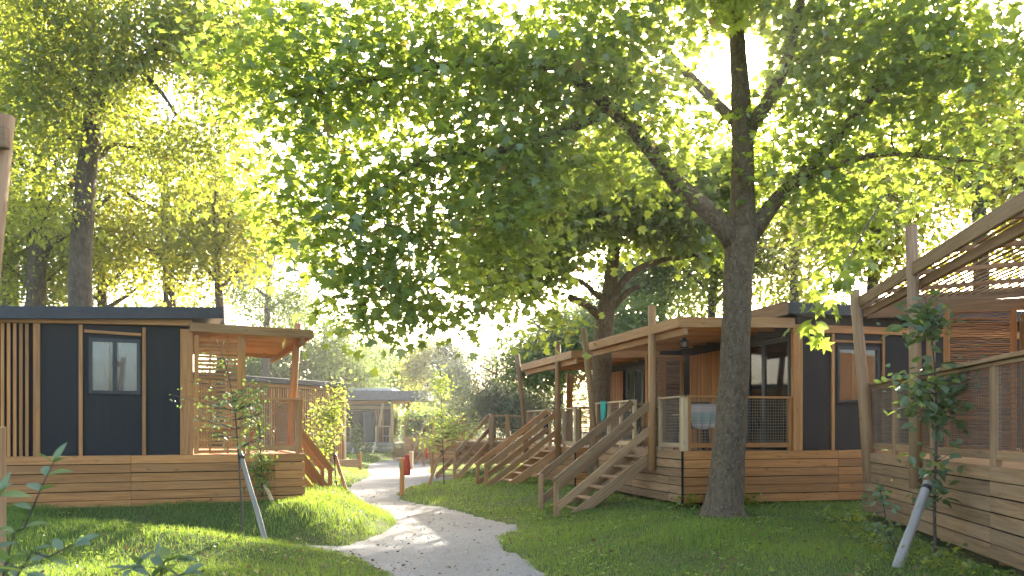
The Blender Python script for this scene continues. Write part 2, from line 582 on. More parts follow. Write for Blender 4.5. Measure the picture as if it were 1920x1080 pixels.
class MB:
    def __init__(self):
        self.v, self.f, self.g, self.m = [], [], [], []

    def obox(self, c, ax, hs, bev=0.0, mi=0):
        """oriented box; ax three axes, hs half sizes"""
        c = Vector(c)
        b0 = len(self.v)
        r = Vector((random.random() * 9, random.random() * 9, random.random() * 9))
        if bev > 0:
            b = min(bev, 0.45 * min(hs))
            for s in CHC:
                for a in range(3):
                    l = [s[k] * (hs[k] if k == a else hs[k] - b) for k in range(3)]
                    self.v.append(c + ax[0] * l[0] + ax[1] * l[1] + ax[2] * l[2])
                    self.g.append(Vector(l) + r)
            for f in CHF:
                self.f.append([b0 + k for k in f])
                self.m.append(mi)
        else:
            for sx in (-1, 1):
                for sy in (-1, 1):
                    for sz in (-1, 1):
                        l = (sx * hs[0], sy * hs[1], sz * hs[2])
                        self.v.append(c + ax[0] * l[0] + ax[1] * l[1] + ax[2] * l[2])
                        self.g.append(Vector(l) + r)
            for f in BOXF:
                self.f.append([b0 + k for k in f])
                self.m.append(mi)
        return self

    def bar(self, p0, p1, w, h, up=(0, 0, 1), bev=0.004, mi=0):
        p0, p1 = Vector(p0), Vector(p1)
        ax = frame_axes(p1 - p0, up)
        return self.obox((p0 + p1) / 2, ax, ((p1 - p0).length / 2, w / 2, h / 2), bev, mi)

    def box(self, lo, hi, bev=0.0, mi=0):
        lo, hi = Vector(lo), Vector(hi)
        d = hi - lo
        if d.x >= d.y and d.x >= d.z:
            ax = (Vector((1, 0, 0)), Vector((0, 1, 0)), Vector((0, 0, 1)))
            hs = (d.x / 2, d.y / 2, d.z / 2)
        elif d.y >= d.z:
            ax = (Vector((0, 1, 0)), Vector((-1, 0, 0)), Vector((0, 0, 1)))
            hs = (d.y / 2, d.x / 2, d.z / 2)
        else:
            ax = (Vector((0, 0, 1)), Vector((0, 1, 0)), Vector((-1, 0, 0)))
            hs = (d.z / 2, d.y / 2, d.x / 2)
        return self.obox((lo + hi) / 2, ax, hs, bev, mi)

    def tube(self, pts, rad, n=8, caps=True, mi=0, wob_=0.0):
        pts = [Vector(p) for p in pts]
        b0 = len(self.v)
        r0 = Vector((random.random() * 9, random.random() * 9, random.random() * 9))
        dist = 0.0
        ref = None
        for k, p in enumerate(pts):
            if k == 0:
                d = pts[1] - pts[0]
            elif k == len(pts) - 1:
                d = pts[-1] - pts[-2]
            else:
                d = (pts[k + 1] - pts[k]).normalized() + (pts[k] - pts[k - 1]).normalized()
            d.normalize()
            if ref is None:
                ref = Vector((1, 0, 0)) if abs(d.x) < 0.8 else Vector((0, 1, 0))
            y = (ref - d * ref.dot(d)).normalized()
            ref = y
            z = d.cross(y)
            if k:
                dist += (p - pts[k - 1]).length
            for j in range(n):
                a = 2 * math.pi * j / n
                r = rad[k] * (1 + wob_ * math.sin(3 * a + k * 1.7) * 0.6 + wob_ * random.uniform(-0.5, 0.5))
                o = y * (math.cos(a) * r) + z * (math.sin(a) * r)
                self.v.append(p + o)
                self.g.append(r0 + Vector((dist, math.cos(a) * r, math.sin(a) * r)))
        for k in range(len(pts) - 1):
            for j in range(n):
                a, b = b0 + k * n + j, b0 + k * n + (j + 1) % n
                self.f.append([a, b, b + n, a + n])
                self.m.append(mi)
        if caps:
            self.f.append([b0 + j for j in range(n)][::-1])
            self.f.append([b0 + (len(pts) - 1) * n + j for j in range(n)])
            self.m += [mi, mi]
        return self

    def poly(self, vs, fs, mi=0):
        b0 = len(self.v)
        for p in vs:
            self.v.append(Vector(p))
            self.g.append(Vector(p))
        for f in fs:
            self.f.append([b0 + k for k in f])
            self.m.append(mi)
        return self

    def mesh(self, name, mats, smooth=False):
        me = bpy.data.meshes.new(name)
        me.from_pydata([tuple(p) for p in self.v], [], self.f)
        a = me.attributes.new('gc', 'FLOAT_VECTOR', 'POINT')
        a.data.foreach_set('vector', np.array([tuple(p) for p in self.g], 'f').ravel())
        for m_ in (mats if isinstance(mats, (list, tuple)) else [mats]):
            me.materials.append(m_)
        me.polygons.foreach_set('material_index', self.m)
        if smooth:
            me.polygons.foreach_set('use_smooth', [True] * len(self.f))
        me.update()
        return me

    def build(self, name, mats, parent=None, smooth=False):
        o = bpy.data.objects.new(name, self.mesh(name, mats, smooth))
        COL.objects.link(o)
        o.parent = parent
        return o


CACHE = {}


def barobj(name, p0, p1, w, h, m, parent, up=(0, 0, 1), bev=0.004):
    """a single straight timber: its own object, mesh shared between equal sizes"""
    p0, p1 = Vector(p0), Vector(p1)
    Ln = (p1 - p0).length
    key = (name, round(Ln, 3), round(w, 4), round(h, 4), bev, m.name)
    me = CACHE.get(key)
    if me is None:
        b = MB()
        b.obox((0, 0, 0), (Vector((1, 0, 0)), Vector((0, 1, 0)), Vector((0, 0, 1))), (Ln / 2, w / 2, h / 2), bev)
        me = CACHE[key] = b.mesh(name, m)
    o = bpy.data.objects.new(name, me)
    COL.objects.link(o)
    o.parent = parent
    x, y, z = frame_axes(p1 - p0, up)
    c = (p0 + p1) / 2
    o.matrix_basis = Matrix(((x.x, y.x, z.x, c.x), (x.y, y.y, z.y, c.y), (x.z, y.z, z.z, c.z), (0, 0, 0, 1)))
    return o


def tag(o, label=None, cat=None, group=None, kind=None):
    if label:
        o['label'] = label
    if cat:
        o['category'] = cat
    if group:
        o['group'] = group
    if kind:
        o['kind'] = kind
    return o


def empty(name, loc, label, cat, group=None, rz=0.0):
    o = bpy.data.objects.new(name, None)
    COL.objects.link(o)
    o.empty_display_size = 0.2
    o.location = loc
    o.rotation_euler = (0, 0, rz)
    return tag(o, label, cat, group)


def npmesh(name, verts, faces_flat, nper, m, parent=None, lv=None, smooth=False):
    """fast mesh: faces all with nper corners"""
    me = bpy.data.meshes.new(name)
    nf = len(faces_flat) // nper
    me.vertices.add(len(verts))
    me.vertices.foreach_set('co', np.asarray(verts, 'f').ravel())
    me.loops.add(len(faces_flat))
    me.loops.foreach_set('vertex_index', np.asarray(faces_flat, 'i'))
    me.polygons.add(nf)
    me.polygons.foreach_set('loop_start', np.arange(nf, dtype='i') * nper)
    me.polygons.foreach_set('loop_total', np.full(nf, nper, 'i'))
    if smooth:
        me.polygons.foreach_set('use_smooth', np.ones(nf, bool))
    if lv is not None:
        a = me.attributes.new('lv', 'FLOAT', 'POINT')
        a.data.foreach_set('value', np.asarray(lv, 'f'))
    me.materials.append(m)
    me.update(calc_edges=True)
    o = bpy.data.objects.new(name, me)
    COL.objects.link(o)
    o.parent = parent
    return o


# leaf templates: (verts, tris)
def _fan(outline, cz=0.06, tipz=-0.06):
    v = [(0, 0.36, cz)] + [(x, y, tipz * (x * x * 4 + max(0, y - 0.5) * 1.2)) for x, y in outline]
    n_ = len(outline)
    t = [(0, 1 + k, 1 + (k + 1) % n_) for k in range(n_)]
    return np.array(v, float), np.array(t, int)


PLANE_LEAF = _fan([(0, 0), (.22, .03), (.50, .18), (.27, .37), (.50, .70), (.17, .60), (0, 1), (-.17, .60), (-.50, .70), (-.27, .37), (-.50, .18), (-.22, .03)])
PLANE_LITE = _fan([(0, 0), (.48, .15), (.24, .40), (.44, .70), (0, 1), (-.44, .70), (-.24, .40), (-.48, .15)])
OVAL_LEAF = (np.array([(0, 0, 0), (.27, .3, .05), (.26, .62, .05), (0, 1, -.05), (-.26, .62, .05), (-.27, .3, .05), (0, .46, 0)], float),
             np.array([(6, 0, 1), (6, 1, 2), (6, 2, 3), (6, 3, 4), (6, 4, 5), (6, 5, 0)], int))
ROUND_LITE = (np.array([(0, 0, 0), (.36, .45, .06), (0, 1, -.04), (-.36, .45, .06)], float), np.array([(0, 1, 2), (0, 2, 3)], int))


def leaf_arrays(P, size, tmpl, tilt=0.6, droop=0.3, outdir=None, rng=RNG):
    """leaf cloud at points P; normals mostly up, tips pointing outward and down"""
    n_ = len(P)
    az = rng.uniform(0, 2 * np.pi, n_)
    t = np.stack([np.cos(az), np.sin(az), np.zeros(n_)], 1)
    if outdir is not None:
        t = t * 0.8 + outdir
    t[:, 2] += -droop + rng.normal(0, 0.35, n_)
    t /= np.linalg.norm(t, axis=1)[:, None] + 1e-9
    up = np.stack([rng.normal(0, tilt, n_), rng.normal(0, tilt, n_), np.ones(n_)], 1)
    s = np.cross(t, up)
    s /= np.linalg.norm(s, axis=1)[:, None] + 1e-9
    nn = np.cross(s, t)
    sz = size * rng.uniform(0.45, 1.3, n_)
    tv, tt = tmpl
    V = (P[:, None, :] + sz[:, None, None] * (tv[None, :, 0, None] * s[:, None, :] + tv[None, :, 1, None] * t[:, None, :] + tv[None, :, 2, None] * nn[:, None, :]))
    nv = len(tv)
    Fc = (tt[None, :, :] + (np.arange(n_) * nv)[:, None, None]).reshape(-1)
    return V.reshape(-1, 3), Fc, nv


def leaf_cloud(name, P, size, tmpl, m, parent=None, lvbase=None, rng=RNG, **kw):
    V, Fc, nv = leaf_arrays(P, size, tmpl, rng=rng, **kw)
    lv = np.clip(rng.beta(2.0, 2.6, len(P)) + (0 if lvbase is None else lvbase), 0, 0.86)
    lv = np.where(rng.random(len(P)) < 0.02, 1.0, lv)
    return npmesh(name, V, Fc, 3, m, parent, np.repeat(lv, nv))


def catmull(pts, rad, step=0.35):
    pts = [np.array(p, float) for p in pts]
    P = [2 * pts[0] - pts[1]] + pts + [2 * pts[-1] - pts[-2]]
    op, orr = [], []
    for k in range(1, len(P) - 2):
        a, b, c, d = P[k - 1], P[k], P[k + 1], P[k + 2]
        m_ = max(2, int(np.linalg.norm(c - b) / step))
        for j in range(m_):
            t = j / m_
            op.append(0.5 * (2 * b + (c - a) * t + (2 * a - 5 * b + 4 * c - d) * t * t + (3 * b - a - 3 * c + d) * t ** 3))
            orr.append(rad[k - 1] + (rad[k] - rad[k - 1]) * t)
    op.append(pts[-1])
    orr.append(rad[-1])
    return np.array(op), np.array(orr)


def vnoise(P, s, seed=0.0):
    x, y, z = P[:, 0] * s + seed, P[:, 1] * s - seed, P[:, 2] * s + 2 * seed
    return (np.sin(x + 1.7 * np.sin(y * 0.8) + np.sin(1.3 * z)) + np.sin(1.3 * y + 1.5 * np.sin(z * 0.9 + x * 0.4)) + np.sin(1.1 * z + 1.2 * np.sin(x * 1.1 + 0.5 * y))) / 3


def in_ellipsoids(ells, n_, rng):
    w = np.array([(e[3] * e[4] * e[5]) ** 0.72 * (e[6] if len(e) > 6 else 1) for e in ells])
    k = rng.choice(len(ells), n_, p=w / w.sum())
    d = rng.normal(size=(n_, 3))
    d /= np.linalg.norm(d, axis=1)[:, None]
    r = rng.random(n_) ** (1 / 2.4)
    E = np.array([e[:6] for e in ells])
    return E[k, :3] + d * r[:, None] * E[k, 3:6]


def make_tree(name, label, trunk, limbs, ells, ntips, nleaf, lsize, tmpl, bmat, lmat, group=None, spread=0.42, gate=-0.25, cat='tree',
              seed=1, tr_sides=14, twig=True, droop=0.35, flat=0.6, tilt=0.6, avoid=None):
    rng = np.random.default_rng(seed)
    base = Vector(trunk[0][0])
    root = empty(name, base, label, cat, group)
    b3 = np.array(base)
    tb = MB()
    nodes, nrad = [], []
    tp, tr = catmull([p for p, r in trunk], [r for p, r in trunk], 0.25)
    tb.tube([Vector(p - b3) for p in tp], list(tr), tr_sides, wob_=0.05)
    nodes += list(tp[len(tp) * 2 // 3:])
    nrad += list(tr[len(tr) * 2 // 3:])
    for lm in limbs:
        lp, lr = catmull([p for p, r in lm], [r for p, r in lm], 0.3)
        tb.tube([Vector(p - b3) for p in lp], list(lr), 9, wob_=0.06)
        nodes += list(lp[1:])
        nrad += list(lr[1:])
    tb.build('trunk', bmat, root, True)
    tips = in_ellipsoids(ells, int(ntips * 2.2), rng)
    tips = tips[vnoise(tips, 1.15, seed) > gate][:ntips]
    if avoid is not None:
        tips = tips[~avoid(tips)]
    nodes = np.array(nodes)
    nrad = np.array(nrad)
    order = np.argsort(np.array([np.min(np.linalg.norm(nodes - t, axis=1)) for t in tips]))
    br = MB()
    buf = np.zeros((len(nodes) + len(tips) * 14, 3))
    rb = np.zeros(len(buf))
    cnt = len(nodes)
    buf[:cnt] = nodes
    rb[:cnt] = nrad
    LP, LO, LB = [], [], []
    for k in order:
        t = tips[k]
        dd = np.linalg.norm(buf[:cnt] - t, axis=1)
        j = int(np.argmin(dd + 0.25 * np.maximum(0, buf[:cnt, 2] - t[2])))
        a = buf[j]
        Ln = dd[j]
        mid = (a + t) / 2 + np.array([rng.normal(0, .08), rng.normal(0, .08), 0.10]) * Ln
        r0 = min(rb[j] * 0.7, 0.012 + 0.022 * Ln)
        m_ = max(2, min(12, int(Ln / 0.35)))
        ts = np.linspace(0, 1, m_ + 1)[:, None]
        pl = (1 - ts) ** 2 * a + 2 * ts * (1 - ts) * mid + ts ** 2 * t
        if twig:
            br.tube([Vector(p - b3) for p in pl], list(np.linspace(r0, 0.004, m_ + 1)), 5 if r0 > .02 else 4, False)
        q = min(m_, len(buf) - cnt)
        buf[cnt:cnt + q] = pl[1:1 + q]
        rb[cnt:cnt + q] = np.linspace(r0, 0.005, m_ + 1)[1:1 + q]
        cnt += q
        nl = int(nleaf * rng.uniform(0.6, 1.4))
        along = rng.random(nl) ** 0.7
        s0 = max(0.0, 1 - 0.9 / max(Ln, 0.3))
        tt = s0 + (1 - s0) * along
        pts = (1 - tt)[:, None] ** 2 * a + 2 * (tt * (1 - tt))[:, None] * mid + tt[:, None] ** 2 * t
        off = rng.normal(0, spread, (nl, 3)) * np.array([1, 1, flat])
        pts = pts + off
        pts[:, 2] -= 0.05
        LP.append(pts)
        LO.append(off / (np.linalg.norm(off, axis=1)[:, None] + .05) * 0.8)
        LB.append(np.full(nl, rng.normal(0, 0.10)))
    if twig and br.v:
        br.build('branches', bmat, root, True)['kind'] = 'stuff'
    LP, LO, LB = np.concatenate(LP), np.concatenate(LO), np.concatenate(LB)
    if avoid is not None:
        ok = ~avoid(LP) | (rng.random(len(LP)) < .06)
        LP, LO, LB = LP[ok], LO[ok], LB[ok]
    P = LP - b3
    leaf_cloud('crown', P, lsize, tmpl, lmat, root, LB, rng, outdir=LO, droop=droop, tilt=tilt)
    return root


# ------------------------------------------------------------------ the ground, the path, the far ground
xs = np.concatenate([[-400, -200, -100, -60, -40, -30, -24, -20], np.arange(-17, 14.01, 0.22), [16, 20, 26, 34, 50, 80, 150, 250, 400]])
ys = np.concatenate([[-60, -30, -15, -8, -4], np.arange(-1, 30, 0.22), np.arange(30, 62, 0.6), [66, 72, 80, 90, 110, 150, 220, 400]])
GX, GY = np.meshgrid(xs, ys)
GZ = gz(GX, GY)
nx, ny = len(xs), len(ys)
ii = (np.arange(ny - 1)[:, None] * nx + np.arange(nx - 1)[None, :]).ravel()
quads = np.stack([ii, ii + 1, ii + nx + 1, ii + nx], 1).ravel()
o = npmesh('ground', np.stack([GX.ravel(), GY.ravel(), GZ.ravel()], 1), quads, 4, M['lawn'], smooth=True)
tag(o, 'grassy ground under the lodges and trees', None, None, 'structure')


def ribbon(name, rows, zoff, m):
    V, nc = [], 16
    for (y, l, r) in rows:
        for k in range(nc):
            x = l + (r - l) * k / (nc - 1)
            V.append((x, y, PZ + zoff + 0.012 * float(wob(np.array(x), np.array(y), 2.0, .4))))
    nr = len(rows)
    i2 = (np.arange(nr - 1)[:, None] * nc + np.arange(nc - 1)[None, :]).ravel()
    q = np.stack([i2, i2 + 1, i2 + nc + 1, i2 + nc], 1).ravel()
    return npmesh(name, np.array(V), q, 4, m, smooth=True)


yy = np.arange(-5, 57.2, 0.25)
rows = [(y, float(np.interp(y, RA[:, 0], RA[:, 1])) - 0.3, float(np.interp(y, RA[:, 0], RA[:, 2])) + 0.3) for y in yy]
o = ribbon('gravel_path', rows, 0.0, M['gravel'])
tag(o, 'pale gravel path winding between the lodges', None, None, 'structure')
sx = np.linspace(-6.4, -1.7, 30)
sp = np.array(SIDE)[::-1]
V = []
for x in sx:
    yc = np.interp(x, sp[:, 0], sp[:, 1])
    w = np.interp(x, sp[:, 0], sp[:, 2]) / 2 + 0.15
    for k in range(8):
        V.append((x, yc - w + 2 * w * k / 7, PZ + 0.006))
i2 = (np.arange(29)[:, None] * 8 + np.arange(7)[None, :]).ravel()
o = npmesh('side_path', np.array(V), np.stack([i2, i2 + 8, i2 + 9, i2 + 1], 1).ravel(), 4, M['gravel'], smooth=True)
tag(o, 'narrow gravel side path leading to the left lodge', None, None, 'structure')

# ------------------------------------------------------------------ lodges


class Ctx:
    pass


def px_on_line(px, O, u):
    """parameter k where pixel column px meets the ground line O + k u"""
    r = (px - 960.0) / F
    return (r * O[1] - O[0]) / (u[0] - r * u[1])


def skirt(root, a, b, zt, rows, m, out, pitch=0.163, h=0.150, seg=2.6, name='skirting', stagger=0.0):
    """planked skirting from a to b (local xy), facing direction out"""
    a, b, out = Vector((a[0], a[1], 0)), Vector((b[0], b[1], 0)), Vector((out[0], out[1], 0))
    d = (b - a).normalized()
    Ln = (b - a).length
    back = MB()
    zb = zt - rows * pitch
    c = (a + b) / 2 - out * 0.045
    back.obox((c.x, c.y, (zt + zb) / 2 - 0.01), (d, Vector((0, 0, 1)).cross(d), Vector((0, 0, 1))), (Ln / 2 - 0.03, 0.012, (zt - zb) / 2 - 0.03))
    bo = back.build(name, M['dark'], root)
    for r in range(rows):
        t = 0.0
        first = True
        while t < Ln - 0.02:
            t1 = min(Ln, t + (seg - (stagger * (r % 2) if first else 0)))
            if Ln - t1 < 0.5:
                t1 = Ln
            z = zt - r * pitch - h / 2
            jz = random.uniform(-0.003, 0.003)
            p0 = a + d * (t + 0.002) + out * random.uniform(0.0, 0.005)
            p1 = a + d * (t1 - 0.002) + out * random.uniform(0.0, 0.005)
            p0.z = z + jz + random.uniform(-.002, .002)
            p1.z = z + jz + random.uniform(-.002, .002)
            barobj('plank', p0, p1, 0.028, h, m, bo)
            t = t1
            first = False
    return bo


def wire_panel(parent, a, b, z0, z1, m, sp=0.055, r=0.0028):
    w = MB()
    a, b = Vector((a[0], a[1], 0)), Vector((b[0], b[1], 0))
    d = (b - a)
    Ln = d.length
    d.normalize()
    k = sp / 2
    while k < Ln:
        p = a + d * k
        w.tube([(p.x, p.y, z0), (p.x + random.uniform(-.004, .004), p.y, z1)], [r, r], 4, False)
        k += sp
    z = z0 + sp / 2
    while z < z1:
        w.tube([(a.x, a.y, z), (b.x, b.y, z + random.uniform(-.004, .004))], [r, r], 4, False)
        z += sp
    o_ = w.build('wire_mesh', m, parent)
    o_['kind'] = 'stuff'
    return o_


def railing(root, a, b, zd, m, wm, hgt=1.04, posts=True, sp=0.055, r=0.0028, capw=0.10, mid=None):
    a2, b2 = Vector((a[0], a[1], 0)), Vector((b[0], b[1], 0))
    d = (b2 - a2).normalized()
    fr = MB()
    zt = zd + hgt
    fr.bar((a2.x, a2.y, zt - 0.02), (b2.x, b2.y, zt - 0.02), capw, 0.04)
    fr.bar((a2.x + d.x * .07, a2.y + d.y * .07, zd + 0.11), (b2.x - d.x * .07, b2.y - d.y * .07, zd + 0.11), 0.045, 0.09)
    pts = [a2 + d * 0.035, b2 - d * 0.035] if posts else []
    for t in (mid or []):
        pts.append(a2 + d * t)
    for p in pts:
        fr.bar((p.x, p.y, zd + 0.002), (p.x, p.y, zt - 0.043), 0.07, 0.07, up=(d.x, d.y, 0))
    ro = fr.build('railing', m, root)
    wire_panel(ro, (a2 + d * .07), (b2 - d * .07), zd + 0.16, zt - 0.045, wm, sp, r)
    return ro


def willow(root, a, b, z0, z1, m, fm, slats=False, pitch=0.052):
    """woven screen between two posts"""
    a, b = Vector((a[0], a[1], 0)), Vector((b[0], b[1], 0))
    d = (b - a).normalized()
    fr = MB()
    for p in (a + d * 0.04, b - d * 0.04):
        fr.bar((p.x, p.y, z0), (p.x, p.y, z1), 0.08, 0.08, up=(d.x, d.y, 0))
    so = fr.build('woven_screen', fm, root)
    Ln = (b - a).length
    nrm = Vector((0, 0, 1)).cross(d)
    if slats:
        z = z0 + 0.04
        while z < z1 - 0.03:
            s = random.uniform(-0.008, 0.008)
            p0 = a + d * 0.08 + nrm * s
            p1 = b - d * 0.08 - nrm * s
            p0.z, p1.z = z + random.uniform(-.007, .007), z + random.uniform(-.007, .007)
            barobj('slat', p0, p1, 0.012, 0.047, m, so, bev=0.0)
            z += pitch
        w = MB()
        for t in np.arange(0.25, Ln - 0.1, 0.3):
            p = a + d * float(t)
            w.bar((p.x + nrm.x * .014, p.y + nrm.y * .014, z0), (p.x + nrm.x * .014, p.y + nrm.y * .014, z1), 0.012, 0.03, up=(d.x, d.y, 0), bev=0)
        w.build('stake', m, so)
    else:
        w = MB()
        z = z0 + 0.02
        row = 0
        while z < z1 - 0.01:
            pts = []
            kk = 9
            for j in range(kk):
                t = 0.06 + (Ln - 0.12) * j / (kk - 1)
                p = a + d * t + nrm * (0.014 * (1 if (j + row) % 2 else -1))
                p.z = z + random.uniform(-0.006, 0.006)
                pts.append(p)
            rr = random.uniform(0.007, 0.013)
            w.tube(pts, [rr] * kk, 4, False)
            z += random.uniform(0.022, 0.040)
            row += 1
        o_ = w.build('willow_twigs', m, so, True)
        o_['kind'] = 'stuff'
    return so


def window(root, c, d, out, w, h, m_frame, curtain=None, mull=True, curt_spans=((0.03, 0.97),)):
    """c centre of pane (local), d along, out normal"""
    c, d, out = Vector(c), Vector(d), Vector(out)
    U = Vector((0, 0, 1))
    fr = MB()
    t = 0.06
    for s in (-1, 1):
        fr.obox(c + d * (s * (w / 2 - t / 2)), (U, d, out), (h / 2, t / 2, 0.035), .004)
        fr.obox(c + U * (s * (h / 2 - t / 2)), (d, U, out), (w / 2 - t, t / 2, 0.035), .004)
    if mull:
        fr.obox(c, (U, d, out), (h / 2 - t, 0.035, 0.033), .004)
    fo = fr.build('window', m_frame, root)
    spans = ((-w / 2 + t, -0.035), (0.035, w / 2 - t)) if mull else ((-w / 2 + t, w / 2 - t),)
    for (x0, x1) in spans:
        p = MB()
        q = c + d * ((x0 + x1) / 2)
        p.obox(q, (d, U, out), ((x1 - x0) / 2, h / 2 - t, 0.006))
        p.build('pane', M['glass'], fo)
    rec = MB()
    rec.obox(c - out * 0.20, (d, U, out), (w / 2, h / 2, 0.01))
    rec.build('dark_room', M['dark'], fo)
    if curtain:
        for (f0, f1) in curt_spans:
            cb = MB()
            nseg = 40
            vs, fs = [], []
            for k in range(nseg + 1):
                t_ = f0 + (f1 - f0) * k / nseg
                x = -w / 2 + w * t_
                dz = 0.018 * math.sin(k * 1.9) + 0.01 * math.sin(k * 0.7)
                pt = c + d * x - out * (0.045 + dz)
                vs += [pt - U * (h / 2 - .03), pt + U * (h / 2 - .03)]
            for k in range(nseg):
                fs.append((2 * k, 2 * k + 2, 2 * k + 3, 2 * k + 1))
            cb.poly(vs, fs)
            cb.build('curtain', curtain, fo, True)
    return fo


def staircase(root, top, down, side, rise, run, width, m, nt=7, newel=0.95, rail_h=0.90, tread_m=None):
    """top: point on the deck edge at the near side; down/side unit vectors; rise>0, run>0"""
    top, down, side = Vector(top), Vector(down), Vector(side)
    U = Vector((0, 0, 1))
    st = MB()
    foot = top + down * run - U * rise
    for s in (0.0, width):
        a = top + side * s - U * 0.10
        b = foot + side * s + U * 0.02
        st.bar(a, b, 0.045, 0.20, up=side.cross(b - a))
    so = st.build('staircase', m, root)
    for k in range(nt):
        t = (k + 0.6) / nt
        c = top + down * (run * t) - U * (rise * t + 0.02) + side * (width / 2)
        barobj('tread', c - side * (width / 2 - 0.025), c + side * (width / 2 - 0.025), 0.22, 0.04, tread_m or m, so)
    for s in (-0.035, width + 0.035):
        n0 = foot + side * s + down * 0.18
        barobj('newel_post', n0 - U * 0.15, n0 + U * newel, 0.085, 0.085, m, so, up=down)
        h0 = n0 + U * (newel - 0.10)
        slope = (rise / run)
        h1 = top + side * s + U * (newel - 0.10 - 0.0 + 0.0)
        h1 = h0 - down * (run + 0.18) + U * slope * (run + 0.18)
        off = side * (0.07 if s > 0 else -0.07)
        hh = barobj('handrail', h0 + off + down * 0.04, h1 + off, 0.04, 0.145, m, so, up=side.cross(h1 - h0))
        m0, m1 = h0 - U * 0.50, h1 - U * 0.50
        barobj('middle_rail', m0 + off, m1 + off, 0.04, 0.145, m, so, up=side.cross(m1 - m0))
    return so


def pergola(root, x0, x1, y0, y1, z, m, mb, pitch_rise=0.10, rstep=0.75, bstep=0.085, bw=0.048, below=True, fas=0.19, bt=0.026, rh=0.11):
    """fascia frame, rafters along x, battens along y; z = top of the fascia on the path side"""
    def zz(x):
        return z + pitch_rise * (x - x0) / (x1 - x0)
    fr = MB()
    fr.bar((x0, y0, z - fas / 2), (x0, y1, z - fas / 2), 0.05, fas)
    for y in (y0 + .025, y1 - .025):
        fr.bar((x0 + .028, y, zz(x0) - fas / 2), (x1, y, zz(x1) - fas / 2), 0.048, fas)
    fr.bar((x0 + .16, y0 + .05, z - fas - 0.065), (x0 + .16, y1 - .05, z - fas - 0.065), 0.07, 0.12)
    po = fr.build('pergola', m, root)
    nR = max(2, round((y1 - y0) / rstep))
    for k in range(1, nR):
        y = y0 + (y1 - y0) * k / nR
        barobj('rafter', (x0 + .03, y, zz(x0) - .072 - rh / 2), (x1, y, zz(x1) - .072 - rh / 2), 0.055, rh, mb, po)
    x = x0 + 0.07
    while x < x1 - 0.02:
        zb = zz(x) - 0.055
        barobj('batten', (x, y0 + .055, zb), (x, y1 - .055, zb), bw, bt, mb, po, bev=0.0)
        x += bstep
    return po


def slat_wall(root, a, b, z0, z1, m, out, pitch=0.08, w=0.05, name='slat_wall', backm=None):
    a, b, out = Vector((a[0], a[1], 0)), Vector((b[0], b[1], 0)), Vector((out[0], out[1], 0))
    d = (b - a).normalized()
    Ln = (b - a).length
    bk = MB()
    c = (a + b) / 2 + out * 0.012
    bk.obox((c.x, c.y, (z0 + z1) / 2), (d, Vector((0, 0, 1)), d.cross(Vector((0, 0, 1)))), (Ln / 2, (z1 - z0) / 2, 0.008))
    bo = bk.build(name, backm or M['dark'], root)
    t = w / 2 + 0.005
    while t < Ln:
        p = a + d * t + out * 0.042
        barobj('slat', (p.x, p.y, z0), (p.x, p.y, z1), w, 0.032, m, bo, up=out, bev=0.003)
        t += pitch
    return bo


def deck_floor(root, x0, x1, y0, y1, zd, m):
    b = MB()
    y = y0
    while y < y1 - 0.01:
        b.box((x0, y, zd - 0.035), (x1, min(y + 0.138, y1), zd - 0.001))
        y += 0.145
    b.build('deck_floor', m, root)


# ---- the two full lodges on the right side of the path (and the same kind further back)
AN1 = math.atan2(0.248, 0.969)
U1 = Vector((0.969, 0.248, 0))
V1 = Vector((-0.248, 0.969, 0))
GL = 'timber lodges along the path'


